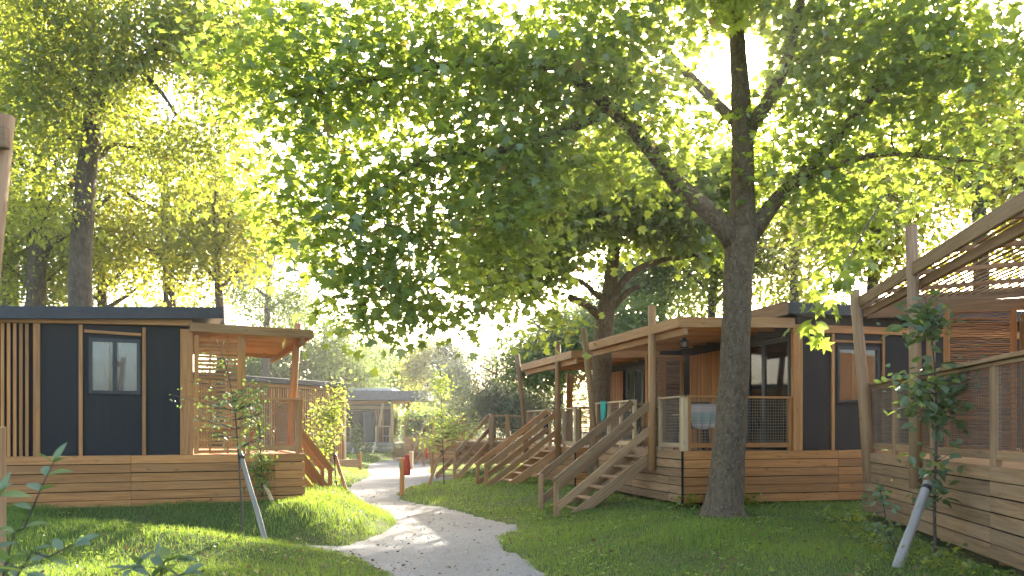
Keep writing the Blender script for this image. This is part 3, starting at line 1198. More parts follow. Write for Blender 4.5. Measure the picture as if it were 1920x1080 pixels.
def right_lodge(origin, label, L=4.8, D=2.3, W=6.2, zd=1.07, dz=0.0, detail=True, skm=None, stm=None):
    root = empty('timber_lodge', (origin[0], origin[1], dz), label, 'lodge', GL, AN1)
    skf = M['larch']
    skirt(root, (0, 0), (D + W, 0), zd, 6, skf, (0, -1), seg=3.3)
    skirt(root, (0, L), (0, 0), zd, 6, skm, (-1, 0), seg=2.4, stagger=0.6)
    for y in (0.4, 1.6, 2.8, 4.0):
        for x in (0.25, 2.2, 4.4, 6.3):
            barobj('support_post', (x, y, -.5), (x, y, zd - .04), .12, .12, M['worn'], root, up=(0, 1, 0))
    cb = MB()
    cb.box((-0.03, -0.03, zd - .98), (0.004, 0.004, zd - 0.001))
    cb.build('corner_strip', M['dark'], root)
    deck_floor(root, 0.0, D, 0.0, L, zd, M['larch2'])
    # cabin
    wl = MB()
    zw = 3.50
    wl.box((D + 0.05, 1.05, zd), (D + W, L - .02, zw))            # far block
    wl.box((D + 0.62, 0.36, zd), (D + W, 1.05, zw))
    wl.box((D + .05, 0.06, zd), (D + .62, 1.05, zd + 0.03))
    wo = wl.build('cabin_wall', M['brown_black'], root)
    # front wall: timber frame proud of dark panels
    pn = MB()
    for (xa_, xb_, za_, zb_) in ((D + .2, D + .985, zd + .02, zw - .16), (D + 1.915, D + W, zd + .02, zw - .16), (D + .986, D + 1.914, zd + .02, 2.01), (D + .986, D + 1.914, 3.09, zw - .16)):
        pn.box((xa_, 0.02, za_), (xb_, 0.058, zb_))
    pn.build('front_panel', M['brown_black'], root)
    barobj('corner_post', (D + 0.10, 0.02, zd + .002), (D + 0.10, 0.02, zw - .15), 0.20, 0.10, M['larch'], root, up=(0, 1, 0))
    barobj('top_beam', (D - .02, 0.0, zw - 0.075), (D + W, 0.0, zw - 0.075), 0.10, 0.145, M['larch'], root)
    for x in (0.88, 2.02, 3.2):
        barobj('trim_strip', (D + x, 0.0, zd + .002), (D + x, 0.0, zw - .152), 0.055, 0.05, M['larch'], root, up=(0, 1, 0))
    barobj('trim_strip', (D + .91, 0.0, zw - 0.30), (D + 1.99, 0.0, zw - .30), 0.05, 0.045, M['larch'], root)
    window(root, (D + 1.45, 0.01, 2.55), (1, 0, 0), (0, -1, 0), 0.95, 1.1, M['frame'], M['curtain_warm'], False, ((0.40, 0.66),))
    # wall towards the deck: glazed corner room, sliding door, slats
    inn = MB()
    inn.box((D + 0.56, 0.08, zd + 0.03), (D + 0.60, 1.04, zw - .15))
    inn.box((D + .06, 0.10, zd + 0.03), (D + 0.55, 0.14, zw - .15))
    inn.build('inner_wall', M['larch2'], root)
    dr = MB()
    for y in (0.13, 1.02, 1.08, 1.62, 2.18):
        dr.box((D - .01, y - .03, zd + .002), (D + .045, y + .03, 3.20))
    dr.box((D - .012, 0.10, 3.20), (D + .047, 2.21, 3.30))
    do = dr.build('sliding_door', M['frame'], root)
    for (y0, y1) in ((0.16, 0.99), (1.11, 1.59), (1.65, 2.15)):
        p = MB()
        p.box((D + 0.012, y0, zd + 0.03), (D + 0.022, y1, 3.20))
        p.build('pane', M['glass'], do)
    h = MB()
    h.box((D - .04, 1.66, 2.0), (D - .012, 1.69, 2.25))
    h.build('handle', M['steel'], do)
    slat_wall(root, (D + .03, L - .45), (D + .03, 2.45), zd + .05, 3.25, M['larch'], (-1, 0), 0.075, 0.048)
    fa = MB()
    fa.bar((D + .0, 0.1, 3.40), (D + .0, L, 3.40), 0.06, 0.16)
    fa.build('wall_beam', M['brown_black'], root)
    # roof
    rf = MB()
    rf.box((D - 0.28, -0.30, 3.66), (D + W + .2, L + .25, 3.88), 0.01)
    ro = rf.build('roof', M['roof'], root)
    ed = MB()
    ed.box((D - 0.31, -0.30, 3.64), (D - 0.283, L + .25, 3.895), .003)
    ed.build('roof_edge', M['worn'], ro)
    rs = MB()
    rs.box((D + .08, 0.0, zw), (D + W - .02, L - .1, 3.655))
    rs.build('eaves_board', M['brown_black'], root)
    # pergola
    pergola(root, -0.13, D - 0.02, -0.12, L + 0.12, 3.55, M['larch2'], M['larch'], 0.06)
    ps = MB()
    ps.tube([(-0.10, 1.18, 0.66), (-0.10, 1.18, 2.2), (-0.10, 1.18, 3.93)], [0.076, 0.075, 0.072], 14)
    ps.build('post', M['larch2'], root, True)
    ps = MB()
    ps.tube([(-0.05, L - .25, 0.62), (-0.17, L - .25, 2.2), (-0.36, L - .25, 3.86)], [0.082, 0.078, 0.07], 14, wob_=.02)
    ps.build('post', M['worn'], root, True)
    barobj('post', (1.35, L - .06, zd), (1.35, L - .06, 3.3), 0.10, 0.10, M['larch'], root, up=(0, 1, 0))
    # railings
    barobj('corner_post', (0.05, 0.03, zd + .002), (0.05, 0.03, zd + 1.0), 0.10, 0.10, M['pale'], root, up=(0, 1, 0))
    railing(root, (0.10, 0.035), (D - .02, 0.035), zd, M['larch'], M['wire'])
    railing(root, (0.04, 0.085), (0.04, 1.12), zd, M['pale'], M['wire'])
    railing(root, (0.04, 2.38), (0.04, L - .05), zd, M['pale'], M['wire'], mid=(0.8, 1.55))
    railing(root, (0.08, L - .05), (1.28, L - .05), zd, M['larch2'], M['wire_dark'])
    willow(root, (1.42, L - .05), (D, L - .05), zd + .03, 3.25, M['larch2'], M['larch2'])
    # stairs
    staircase(root, (-0.03, 1.28, zd), (-1, 0, 0), (0, 1, 0), zd + 0.38 + dz, 1.86, 0.98, stm)
    return root


L1 = right_lodge((3.17, 15.84), 'timber lodge behind the big plane tree, with round post, mesh railing and grey stairs', skm=M['worn'], stm=M['worn'])
L2 = right_lodge((1.63, 21.9), 'timber lodge with lower pergola seen past the second plane tree, brown stairs', skm=M['larch2'], stm=M['larch2'], dz=-0.07)

# ---- lodge 0, close on the right: its long deck side
A0 = math.atan2(-0.164, 0.986)
V0 = Vector((0.164, 0.986, 0))
L0len = 7.4
O0 = Vector((5.815, 14.1, 0)) - V0 * L0len
r0 = empty('timber_lodge', O0, 'close weathered lodge with long grey planked deck side and slatted pergola', 'lodge', GL, A0)
zd0 = 1.11
skirt(r0, (0, L0len), (0, 0), zd0, 6, M['worn'], (-1, 0), seg=2.7, pitch=0.160, h=0.147)
skirt(r0, (2.3, L0len), (0, L0len), zd0, 6, M['worn'], (0, 1), seg=3)
for y in (0.5, 2.4, 4.3, 6.2):
    for x in (0.3, 1.8):
        barobj('support_post', (x, y, -.5), (x, y, zd0 - .04), .12, .12, M['worn'], r0, up=(0, 1, 0))
deck_floor(r0, 0, 2.3, 0, L0len, zd0, M['larch2'])
skirt(r0, (0, 0), (2.3, 0), zd0, 6, M['worn'], (0, -1), seg=3)
railing(r0, (.14, .05), (2.25, .05), zd0, M['worn'], M['wire_dark'], 1.07, sp=.05, r=.0045, capw=.06)
cap = MB()
cap.bar((0.05, 0, zd0 + 1.10), (0.05, L0len, zd0 + 1.10), 0.13, 0.045)
cap.build('rail_cap', M['worn'], r0)
for k, (ya, yb) in enumerate(((0.1, 2.05), (2.05, 4.0), (4.0, 5.75), (5.75, L0len))):
    railing(r0, (0.06, ya), (0.06, yb), zd0, M['worn'], M['wire_dark'], 1.07, sp=0.05, r=0.0045, capw=0.06)
pergola(r0, -0.12, 2.6, -0.1, L0len + .1, 3.64, M['worn'], M['larch2'], 0.16, 1.5, 0.125, 0.042, fas=0.17, bt=0.012, rh=0.06)
barobj('end_board', (.05, L0len - .02, 3.41), (2.6, L0len - .02, 3.50), .04, .2, M['larch2'], r0)
ps = MB()
ps.tube([(-0.09, L0len - 3.13, 0.72), (-0.09, L0len - 3.13, 2.4), (-0.14, L0len - 3.13, 4.12)], [0.078, 0.077, 0.075], 14)
ps.build('post', M['worn'], r0, True)
ps = MB()
pa, pb = at(1631, 905, 13.7), at(1602, 545, 13.9)
inv = Matrix.Translation(O0) @ Matrix.Rotation(A0, 4, 'Z')
inv.invert()
pa, pb = inv @ pa, inv @ pb
ps.tube([pa, (pa + pb) / 2 + Vector((.02, 0, 0)), pb], [0.10, 0.092, 0.08], 14, wob_=.02)
ps.build('post', M['worn'], r0, True)
wl = MB()
wl.box((2.35, 0, zd0), (6.6, L0len - .2, 3.45))
wl.build('cabin_wall', M['larch'], r0)
rf = MB()
rf.box((2.62, -.3, 3.80), (6.9, L0len + .1, 4.0))
rf.build('roof', M['roof'], r0)
willow(r0, (1.22, L0len - .06), (2.3, L0len - .06), zd0 + .03, 3.42, M['larch'], M['larch'])
railing(r0, (.12, L0len - .05), (.95, L0len - .05), zd0, M['worn'], M['wire_dark'], 1.07, sp=.05, r=.0045, capw=.06)
barobj('post', (1.0, L0len - .1, zd0), (1.0, L0len - .1, 3.35), 0.1, 0.1, M['larch2'], r0, up=(0, 1, 0))
slat_wall(r0, (2.33, L0len - .25), (2.33, L0len - 1.4), zd0 + .05, 3.3, M['larch'], (-1, 0))

# ---- left lodge: the end that faces the camera
PR = Vector((-3.88, 15.92, 0))
PL = Vector((-8.42, 14.04, 0))
uL = (PL - PR).normalized()                    # local x: from the path side inwards
AL = math.atan2(uL.y, uL.x)
vL = Vector((-uL.y, uL.x, 0))                  # local y: towards the camera
LL = 4.8
OL = PR - vL * LL
rL = empty('timber_lodge', OL, 'left lodge with blue-black panels, curtained window and orange larch skirting', 'lodge', GL, AL)


def lx(px):
    return px_on_line(px, PR, uL)


zdl = 1.03
Wend = lx(-60)
skirt(rL, (Wend, LL), (0, LL), zdl, 7, M['larch'], (0, 1), pitch=0.155, h=0.143, seg=2.42)
skirt(rL, (0, LL), (0, 0), zdl, 7, M['larch'], (-1, 0), pitch=0.155, h=0.143)
deck_floor(rL, 0, 2.35, 0, LL, zdl, M['larch'])
Dl = lx(352)
zwl = 3.26
wl = MB()
wl.box((Dl, 0.05, zdl), (Wend + 1.2, LL - .16, zwl + .2))
wl.build('cabin_wall', M['blue_black'], rL)
for (a, b) in ((75, 148), (274, 338)):
    p = MB()
    p.box((lx(b) - .0, LL - .10, zdl + .003), (lx(a), LL - .07, zwl))
    p.build('front_panel', M['blue_black'], rL)
xa, xb = lx(267), lx(155)
wx0, wx1 = lx(266), lx(163)
p = MB()   # panel with the window hole
p.box((xa, LL - .10, zdl + .003), (xb, LL - .07, 2.09))
p.box((xa, LL - .10, 3.05), (xb, LL - .07, zwl))
p.box((xa, LL - .10, 2.091), (wx0 + .02, LL - .07, 3.049))
p.box((wx1 - .02, LL - .10, 2.091), (xb, LL - .07, 3.049))
p.build('front_panel', M['blue_black'], rL)
window(rL, ((wx0 + wx1) / 2, LL - .075, 2.57), (1, 0, 0), (0, 1, 0), wx1 - wx0 - .04, 0.96, M['frame'], M['curtain'], True, ((0.08, 0.43), (0.62, 0.95)))
barobj('corner_post', ((lx(362) + lx(338)) / 2, LL - .05, zdl + .002), ((lx(362) + lx(338)) / 2, LL - .05, zwl), lx(338) - lx(362), 0.11, M['larch'], rL, up=(0, 1, 0))
barobj('frame_post', ((lx(62) + lx(75)) / 2, LL - .05, zdl + .002), ((lx(62) + lx(75)) / 2, LL - .05, zwl), lx(62) - lx(75), 0.10, M['larch'], rL, up=(0, 1, 0))
for q in (151, 270):
    barobj('trim_strip', (lx(q), LL - .05, zdl + .002), (lx(q), LL - .05, zwl), 0.062, 0.06, M['larch'], rL, up=(0, 1, 0))
barobj('trim_strip', (xa + .02, LL - .05, 3.13), (xb - .02, LL - .05, 3.16), 0.05, 0.05, M['larch'], rL)
barobj('top_beam', (lx(360), LL - .04, 3.38), (Wend, LL - .04, 3.29), 0.13, 0.11, M['larch'], rL)
slat_wall(rL, (Wend, LL - .12), (lx(62) + .02, LL - .12), zdl + .002, zwl - .01, M['larch'], (0, 1), 0.089, 0.05)
rf = MB()
a, b = lx(417), Wend + 1.4
zA, zB = 3.66, 3.40
rf.poly([(a, -.2, zA - .2), (b, -.2, zB - .2), (b, LL + .16, zB - .2), (a, LL + .16, zA - .2), (a, -.2, zA), (b, -.2, zB), (b, LL + .16, zB), (a, LL + .16, zA)],
        [(0, 1, 2, 3), (7, 6, 5, 4), (0, 4, 5, 1), (1, 5, 6, 2), (2, 6, 7, 3), (3, 7, 4, 0)])
rf.build('roof', M['roof'], rL)
pergola(rL, -0.14, Dl - .03, -0.1, LL + .08, 3.335, M['larch2'], M['pale'], 0.04, bstep=0.075, bw=0.06, fas=0.16)
barobj('post', (lx(455), LL - .06, zdl + .002), (lx(455), LL - .06, 3.16), 0.105, 0.09, M['larch'], rL, up=(0, 1, 0))
willow(rL, (lx(450) - .04, LL - .06), (lx(364), LL - .06), zdl + .01, 3.16, M['larch'], M['larch'], slats=True, pitch=0.074)
railing(rL, (0.08, LL - .05), (lx(462), LL - .05), zdl, M['larch2'], M['wire'], 1.03, sp=0.06, r=0.006)
railing(rL, (0.05, 1.3), (0.05, LL - .1), zdl, M['larch2'], M['wire'], 1.03, sp=0.06, r=0.004)
invL = Matrix.Translation(OL) @ Matrix.Rotation(AL, 4, 'Z')
invL.invert()
Yp = 16.6
ps = MB()
pa, pb = invL @ at(545, 800, Yp), invL @ at(559, 606, Yp - .3)
ps.tube([pa - Vector((0, 0, .4)), (pa + pb) / 2, pb], [0.075, 0.072, 0.068], 14)
ps.build('post', M['larch2'], rL, True)
staircase(rL, (-0.02, 1.15, zdl), (-1, 0, 0), (0, -1, 0), zdl + 0.25, 0.95, 0.95, M['larch'], nt=6, newel=0.85)
st = MB()   # a bench and low table on the porch, seen through the lattice
st.box((0.5, 0.5, zdl), (0.56, 0.56, zdl + .42))
st.box((1.7, 0.5, zdl), (1.76, 0.56, zdl + .42))
st.box((0.5, 0.9, zdl), (0.56, 0.96, zdl + .42))
st.box((1.7, 0.9, zdl), (1.76, 0.96, zdl + .42))
st.box((0.42, 0.44, zdl + .42), (1.84, 1.02, zdl + .47), .01)
bo = st.build('porch_bench', M['larch'], None)
bo.matrix_basis = Matrix.Translation(OL) @ Matrix.Rotation(AL, 4, 'Z')
tag(bo, 'low wooden bench on the porch of the left lodge behind the lattice', 'bench')

# ---- second lodge on the left, slatted
pA, pB = at(462, 803, 31.5), at(648, 803, 36.5)
pA.z = pB.z = 0
u2 = (pB - pA).normalized()
r2 = empty('timber_lodge', pA, 'farther slatted lodge behind the left saplings, under a flat dark roof', 'lodge', GL, math.atan2(u2.y, u2.x))
W2 = (pB - pA).length
wl = MB()
wl.box((-3, 0.05, 0.1), (W2 - .02, 4.5, 3.2))
wl.build('cabin_wall', M['brown_black'], r2)
slat_wall(r2, (-3, 0.05), (W2 - .12, 0.05), 0.15, 3.05, M['larch'], (0, -1), 0.125, 0.075)
barobj('corner_post', (W2 - .06, 0.02, -0.1), (W2 - .06, 0.02, 3.1), 0.12, 0.12, M['pale'], r2, up=(0, 1, 0))  # pale wood tone stands in for sunlight on the lodge's side
barobj('top_beam', (-3, -0.02, 3.14), (W2, -.02, 3.14), 0.1, 0.14, M['larch'], r2)
rf = MB()
rf.box((-3.2, -.25, 3.22), (W2 + .05, 4.7, 3.42), .01)
rf.build('roof', M['roof'], r2)
barobj('deck_side', (1.2, -0.9, 0.05), (W2 - .1, -0.9, 0.05), 0.05, 0.32, M['larch2'], r2)
barobj('deck_post', (W2 - .15, -0.9, -0.4), (W2 - .15, -0.9, 0.5), 0.1, 0.1, M['larch'], r2, up=(0, 1, 0))

# ---- the grey lodge at the end of the path
YG = 54.0
gA = at(600, 803, YG)
gA.z = -0.02
r3 = empty('grey_lodge', gA, 'grey lodge at the end of the path, wide flat roof and grey steps', 'lodge', GL, 0.0)


def gx(px):
    return (px - 600) / F * YG


def gzz(py):
    return EYE - (py - HY) / F * YG + .02


wl = MB()
wl.box((gx(560), 0.1, gzz(830)), (gx(735), 4, gzz(758)))
wl.build('cabin_wall', M['brown_black'], r3)
rf = MB()
rf.box((gx(560), -1.2, gzz(751)), (gx(806), 3.0, gzz(734)), .01)
ro = rf.build('roof', M['roof_grey'], r3)
rf = MB()
rf.box((gx(560), 0.2, gzz(733.5)), (gx(735), 4.4, gzz(727)))
rf.build('upper_roof', M['white_paint'], ro)
rf = MB()
rf.box((gx(640), -.6, gzz(758)), (gx(728), -0.1, gzz(752)))
rf.box((gx(738), -.9, gzz(757)), (gx(770), -.4, gzz(752)))
rf.build('roof_beam', M['larch'], r3)
rf = MB()
rf.box((gx(652), -0.1, gzz(760)), (gx(725), 0.09, gzz(755)))
rf.build('awning', M['roof_grey'], r3)
barobj('top_beam', (gx(645), -0.05, gzz(764)), (gx(735), -0.05, gzz(764)), 0.12, 0.22, M['pale'], r3)
dr = MB()
for a in (651, 676, 702):
    dr.box((gx(a) - .05, -.02, gzz(828)), (gx(a) + .05, .06, gzz(770)))
dr.box((gx(651), -.025, gzz(771)), (gx(702), .065, gzz(769)))
do = dr.build('glass_door', M['frame'], r3)
for a, b in ((652.5, 674.5), (677.5, 700.5)):
    p = MB()
    p.box((gx(a), .0, gzz(827)), (gx(b), .02, gzz(771)))
    p.build('pane', M['glass'], do)
cbm = MB()
vs, fs = [], []
for k in range(25):
    x = gx(680) + (gx(699) - gx(680)) * k / 24
    vs += [(x, 0.06 + .02 * math.sin(k * 1.8), gzz(827)), (x, 0.06 + .02 * math.sin(k * 1.8), gzz(772))]
for k in range(24):
    fs.append((2 * k, 2 * k + 2, 2 * k + 3, 2 * k + 1))
cbm.poly(vs, fs)
cbm.build('curtain', M['curtain'], do, True)
slat_wall(r3, (gx(704), 0.06), (gx(719), 0.06), gzz(828), gzz(768), M['larch2'], (0, -1), 0.14, 0.09)
p = MB()
p.box((gx(739.5), -1.0, gzz(828)), (gx(740.5), 2.2, gzz(758)))
p.build('glass_screen', M['glass_clear'], r3)
for (a, b, ya, yb) in ((710, 722, 828, 756), (738, 738, 830, 757)):
    ps = MB()
    ps.tube([(gx(a), -.8, gzz(ya)), (gx(b), -.8, gzz(yb))], [.10, .09], 10)
    ps.build('post', M['pale'], r3, True)
for a, b in ((640, 664), (708, 737)):
    fr = MB()
    fr.box((gx(a), -.95, gzz(800.5)), (gx(b), -.85, gzz(798.5)))
    fr.box((gx(a), -.95, gzz(829)), (gx(a) + .12, -.85, gzz(801)))
    fr.box((gx(b) - .12, -.95, gzz(829)), (gx(b), -.85, gzz(801)))
    ro = fr.build('railing', M['pale'], r3)
    wire_panel(ro, (gx(a) + .12, -.9), (gx(b) - .12, -.9), gzz(828), gzz(801), M['wire_dark'], 0.09, 0.01)
for k in range(4):
    zt = gzz(829) - k * .17
    for a, b in ((640, 672), (711, 742)):
        barobj('plank', (gx(a), -1.0, zt - .08), (gx(b), -1.0, zt - .08), .04, .15, M['grey'], r3)
for k in range(5):
    zt = gzz(829) - .02 - k * .15
    barobj('step', (gx(673), -1.1 - .25 * k, zt), (gx(708), -1.1 - .25 * k, zt), .30, .05, M['grey'], r3)
for a in (672, 709):
    barobj('stringer', (gx(a), -1.0, gzz(829)), (gx(a), -2.4, gzz(829) - .8), .05, .2, M['white_paint'], r3)
dk = MB()
dk.box((gx(640), -1.0, gzz(830)), (gx(742), 0.1, gzz(828.6)))
dk.build('deck_floor', M['grey'], r3)
tb = MB()
tb.tube([(gx(727), -.5, gzz(828)), (gx(727), -.5, gzz(818))], [.04, .04], 8)
tb.tube([(gx(727), -.5, gzz(818)), (gx(727), -.5, gzz(816.5))], [.3, .3], 16)
tbo = tb.build('porch_table', M['white_paint'], None, True)
tbo.location = gA
tag(tbo, 'small round white table on the porch of the grey lodge', 'table')

# ---- decks further back on the right: stairs and rails only
def far_deck(px_base, Yb, px_top, Yt, label, m, seedr):
    random.seed(seedr)
    b = Vector(((px_base - 960) / F * Yb, Yb, 0))
    t = Vector(((px_top - 960) / F * Yt, Yt, 0))
    d = (b - t).normalized()
    side = Vector((-d.y, d.x, 0))
    if side.y < 0:
        side = -side
    root = empty('deck', (t.x, t.y, 0), label, 'deck')
    zt = 0.98
    staircase(root, (0, 0, zt), d, side, zt + .28, (b - t).length - .15, 0.95, m, nt=6, newel=1.0)
    ang = -d
    x1 = ang * 3.2
    for (a, bb) in ((side * -0.9, side * -0.05), (side * 1.05, side * 2.6), (side * -0.9, side * -0.9 + ang * 3.0)):
        railing(root, a, bb, zt, m, M['wire_dark'], 1.0)
    fl = MB()
    c = side * 0.9 + ang * 1.6
    fl.obox((c.x, c.y, zt - .1), (ang, side, Vector((0, 0, 1))), (1.6, 1.8, .1))
    fl.build('deck_floor', m, root)
    a, bb = side * -0.9, side * -0.9 + ang * 3.2
    out = -side
    skirt(root, (a.x, a.y), (bb.x, bb.y), zt, 5, m, (out.x, out.y), seg=2)
    a, bb = side * -0.9, side * 2.6
    skirt(root, (a.x, a.y), (bb.x, bb.y), zt, 5, m, (d.x, d.y), seg=2)
    ps = MB()
    ps.tube([(d * .1 + side * -.25).to_tuple()[:2] + (.2,), (d * .1 + side * -.25).to_tuple()[:2] + (2.05,)], [.09, .085], 10)
    ps.build('post', M['worn'], root, True)
    return root


D3 = far_deck(852, 30.2, 914, 31.9, 'raised deck with wooden stairs half hidden behind the leaning sapling stake', M['larch2'], 5)
D4 = far_deck(806, 43.5, 838, 45.2, 'farthest deck with stairs beside the wattle fence', M['larch2'], 6)

# ---- low wattle fence at the back
fA, fB = at(738, 803, 49), at(905, 803, 50)
fz = -0.02
f = empty('wattle_fence', (fA.x, fA.y, fz), 'low brown wattle fence running behind the red covered posts', 'fence')
w = MB()
dv = fB - fA
dv.z = 0
for k in range(12):
    p = dv * (k / 11)
    w.tube([(p.x, p.y, -.4), (p.x, p.y, .72)], [.03, .025], 6)
w.build('fence_stakes', M['worn'], f, True)
w = MB()
for r in range(26):
    pts = []
    for k in range(34):
        p = dv * (k / 33)
        pts.append((p.x, p.y + .03 * (1 if (k + r) % 2 else -1), -.35 + r * .039 + random.uniform(-.012, .012)))
    w.tube(pts, [random.uniform(.014, .024)] * 34, 4, False)
w.build('woven_twigs', M['worn'], f, True)['kind'] = 'stuff'

# ------------------------------------------------------------------ near things on the left edge
Yn = 5.4
np_ = empty('pergola_post', at(10, 222, Yn), 'tall worn post with beam end at the upper left edge of the view', 'post')
t0 = at(6, 217, Yn)
bm = MB()
pb = at(-45, 760, Yn)
bm.tube([Vector((0, 0, 0)) + (t0 - np_.location), ((t0 + pb) / 2 - np_.location), (pb - np_.location), (pb - np_.location) + Vector((-.05, 0, -1.3))],
        [.068, .069, .07, .07], 18)
bm.build('pole', M['worn'], np_, True)
barobj('beam_end', at(14, 258, Yn - .09) - np_.location, at(-90, 262, Yn - .09) - np_.location, .06, .135, M['worn'], np_)
fp = MB()
a = at(-9, 800, 6.2)
fp.box((a.x - .055, a.y - .05, g1(a.x, a.y) - .1), (a.x + .055, a.y + .05, a.z), .006)
o = fp.build('fence_post', M['worn'], None)
tag(o, 'square brown post at the left edge, in front of the left lodge', 'post')

# ------------------------------------------------------------------ things hanging about on the decks
def cloth(name, p_top, width, length, d, m, label, cat='towel', fold=0.03, thick=.012, tri=0.0, group=None):
    """hanging cloth: folded over a rail at p_top, along unit d"""
    p_top, d = Vector(p_top), Vector(d).normalized()
    nrm = Vector((0, 0, 1)).cross(d)
    nu, nv = 12, 10
    vs, fs = [], []
    for s in (0, 1):
        for j in range(nv + 1):
            tv = j / nv
            for i in range(nu + 1):
                tu = i / nu - .5
                shr = 1 - tri * tv
                p = p_top + d * (tu * width * shr) - Vector((0, 0, 1)) * (length * tv * (1 - .25 * abs(tu) * tri))
                p += nrm * (fold * math.sin(tu * 17 + tv * 2) * tv + s * thick)
                vs.append(p)
    w1 = nu + 1
    n0 = (nv + 1) * w1
    for j in range(nv):
        for i in range(nu):
            q = [j * w1 + i, j * w1 + i + 1, (j + 1) * w1 + i + 1, (j + 1) * w1 + i]
            fs.append(q)
            fs.append([k + n0 for k in q[::-1]])
    for j in range(nv):
        for i in (0, nu):
            fs.append([j * w1 + i, (j + 1) * w1 + i, n0 + (j + 1) * w1 + i, n0 + j * w1 + i])
    for i in range(nu):
        for j in (0, nv):
            fs.append([j * w1 + i, j * w1 + i + 1, n0 + j * w1 + i + 1, n0 + j * w1 + i])
    mb = MB()
    base = p_top.copy()
    mb.poly([v - base for v in vs], fs)
    o_ = mb.build(name, m, None, True)
    o_.location = base
    return tag(o_, label, cat, group)


def loc(root, x, y, z):
    return Matrix.Translation(root.location) @ Matrix.Rotation(root.rotation_euler[2], 4, 'Z') @ Vector((x, y, z))


cloth('towel', loc(L1, -0.05, 4.05, 2.13), .34, .46, V1, M['towel_teal'], 'teal towel hanging on the railing beside the leaning post', fold=.04, tri=.55)
cloth('towel', loc(L1, 0.78, 0.72, 1.98), 0.8, .50, U1, M['striped'], 'whitish towel with a pale teal band over a chair back behind the wire railing', fold=.07, tri=.45)
cloth('towel', loc(r0, -.03, L0len - .25, 2.0), .2, .26, V0, M['towel_teal'], 'small teal cloth on the rail of the close weathered lodge', fold=.03)
cloth('jacket', loc(L2, 0.0, 2.6, 2.02), .34, .62, V1, M['black_cloth'], 'black jacket hung over the rail at the top of the brown stairs', 'jacket', fold=.05)


def round_table(root, x, y, z, r, h, label):
    t = empty('round_table', loc(root, x, y, z), label, 'table')
    b = MB()
    b.tube([(0, 0, h), (0, 0, h + .03)], [r, r], 24)
    b.build('tabletop', M['black'], t)
    for k in range(3):
        a_ = k * 2.094 + .4
        lg = MB()
        lg.tube([(.5 * r * math.cos(a_), .5 * r * math.sin(a_), h), (.9 * r * math.cos(a_), .9 * r * math.sin(a_), 0)], [.013, .011], 6)
        lg.build('leg', M['steel'], t, True)
    return t


round_table(L1, 0.42, 2.75, 1.07, .27, .44, 'small round black table at the top of the grey stairs')
round_table(L2, 0.42, 0.55, 1.0, .27, .44, 'small round black table on the deck behind the second plane tree')
round_table(D3, 1.2, 1.2, 0.98, .3, .5, 'round dark table on the raised deck behind the leaning sapling stake')


def chair(root, x, y, z, rz, label, m):
    c = empty('deck_chair', loc(root, x, y, z), label, 'chair', 'dark chairs on the decks', root.rotation_euler[2] + rz)
    b = MB()
    b.box((-.25, -.24, .42), (.25, .24, .455), .008)
    b.build('seat', m, c)
    b = MB()
    b.obox((0, .26, .70), (Vector((1, 0, 0)), Vector((0, .17, .985)), Vector((0, -.985, .17))), (.24, .25, .012), .005)
    b.build('backrest', m, c)
    for sx_ in (-.24, .24):
        for sy_ in (-.22, .22):
            lg = MB()
            lg.tube([(sx_, sy_, .42), (sx_ * 1.1, sy_ * 1.15, 0)], [.014, .012], 6)
            lg.build('leg', M['black'], c, True)
        ar = MB()
        ar.tube([(sx_ * 1.08, .24, .64), (sx_ * 1.08, -.2, .64), (sx_ * 1.1, -.25, .44)], [.014] * 3, 6)
        ar.build('armrest', M['black'], c, True)
    return c


chair(L1, .75, 1.15, 1.07, math.pi, 'dark deck chair draped with the whitish towel, behind the wire railing', M['black_cloth'])
chair(L1, 1.75, .75, 1.07, 1.2, 'dark deck chair right of the big trunk, behind the wire railing', M['black_cloth'])
tbl = empty('deck_table', loc(L1, 1.35, 1.75, 1.07), 'dark rectangular table standing on the deck behind the big trunk', 'table', None, AN1)
b = MB()
b.box((-.42, -.7, .70), (.42, .7, .735), .006)
b.build('tabletop', M['larch2'], tbl)
for sx_ in (-.36, .36):
    for sy_ in (-.62, .62):
        lg = MB()
        lg.box((sx_ - .025, sy_ - .025, 0), (sx_ + .025, sy_ + .025, .70))
        lg.build('leg', M['black'], tbl)
lp = empty('ceiling_lamp', loc(L1, .75, 1.5, 3.36), 'small black lamp hanging under the pergola of the lodge behind the plane tree', 'lamp')
b = MB()
b.tube([(0, 0, 0), (0, 0, -.05)], [.05, .05], 12)
b.tube([(0, 0, -.05), (0, 0, -.09)], [.07, .10], 14)
b.tube([(0, 0, -.20), (0, 0, -.22)], [.095, .08], 14)
for k in range(6):
    a_ = k * math.pi / 3
    b.tube([(.085 * math.cos(a_), .085 * math.sin(a_), -.09), (.085 * math.cos(a_), .085 * math.sin(a_), -.20)], [.008, .008], 4)
b.build('cage', M['black'], lp, True)
b = MB()
b.tube([(0, 0, -.09), (0, 0, -.13), (0, 0, -.185)], [.04, .06, .04], 10)
b.build('bulb', M['white_paint'], lp, True)


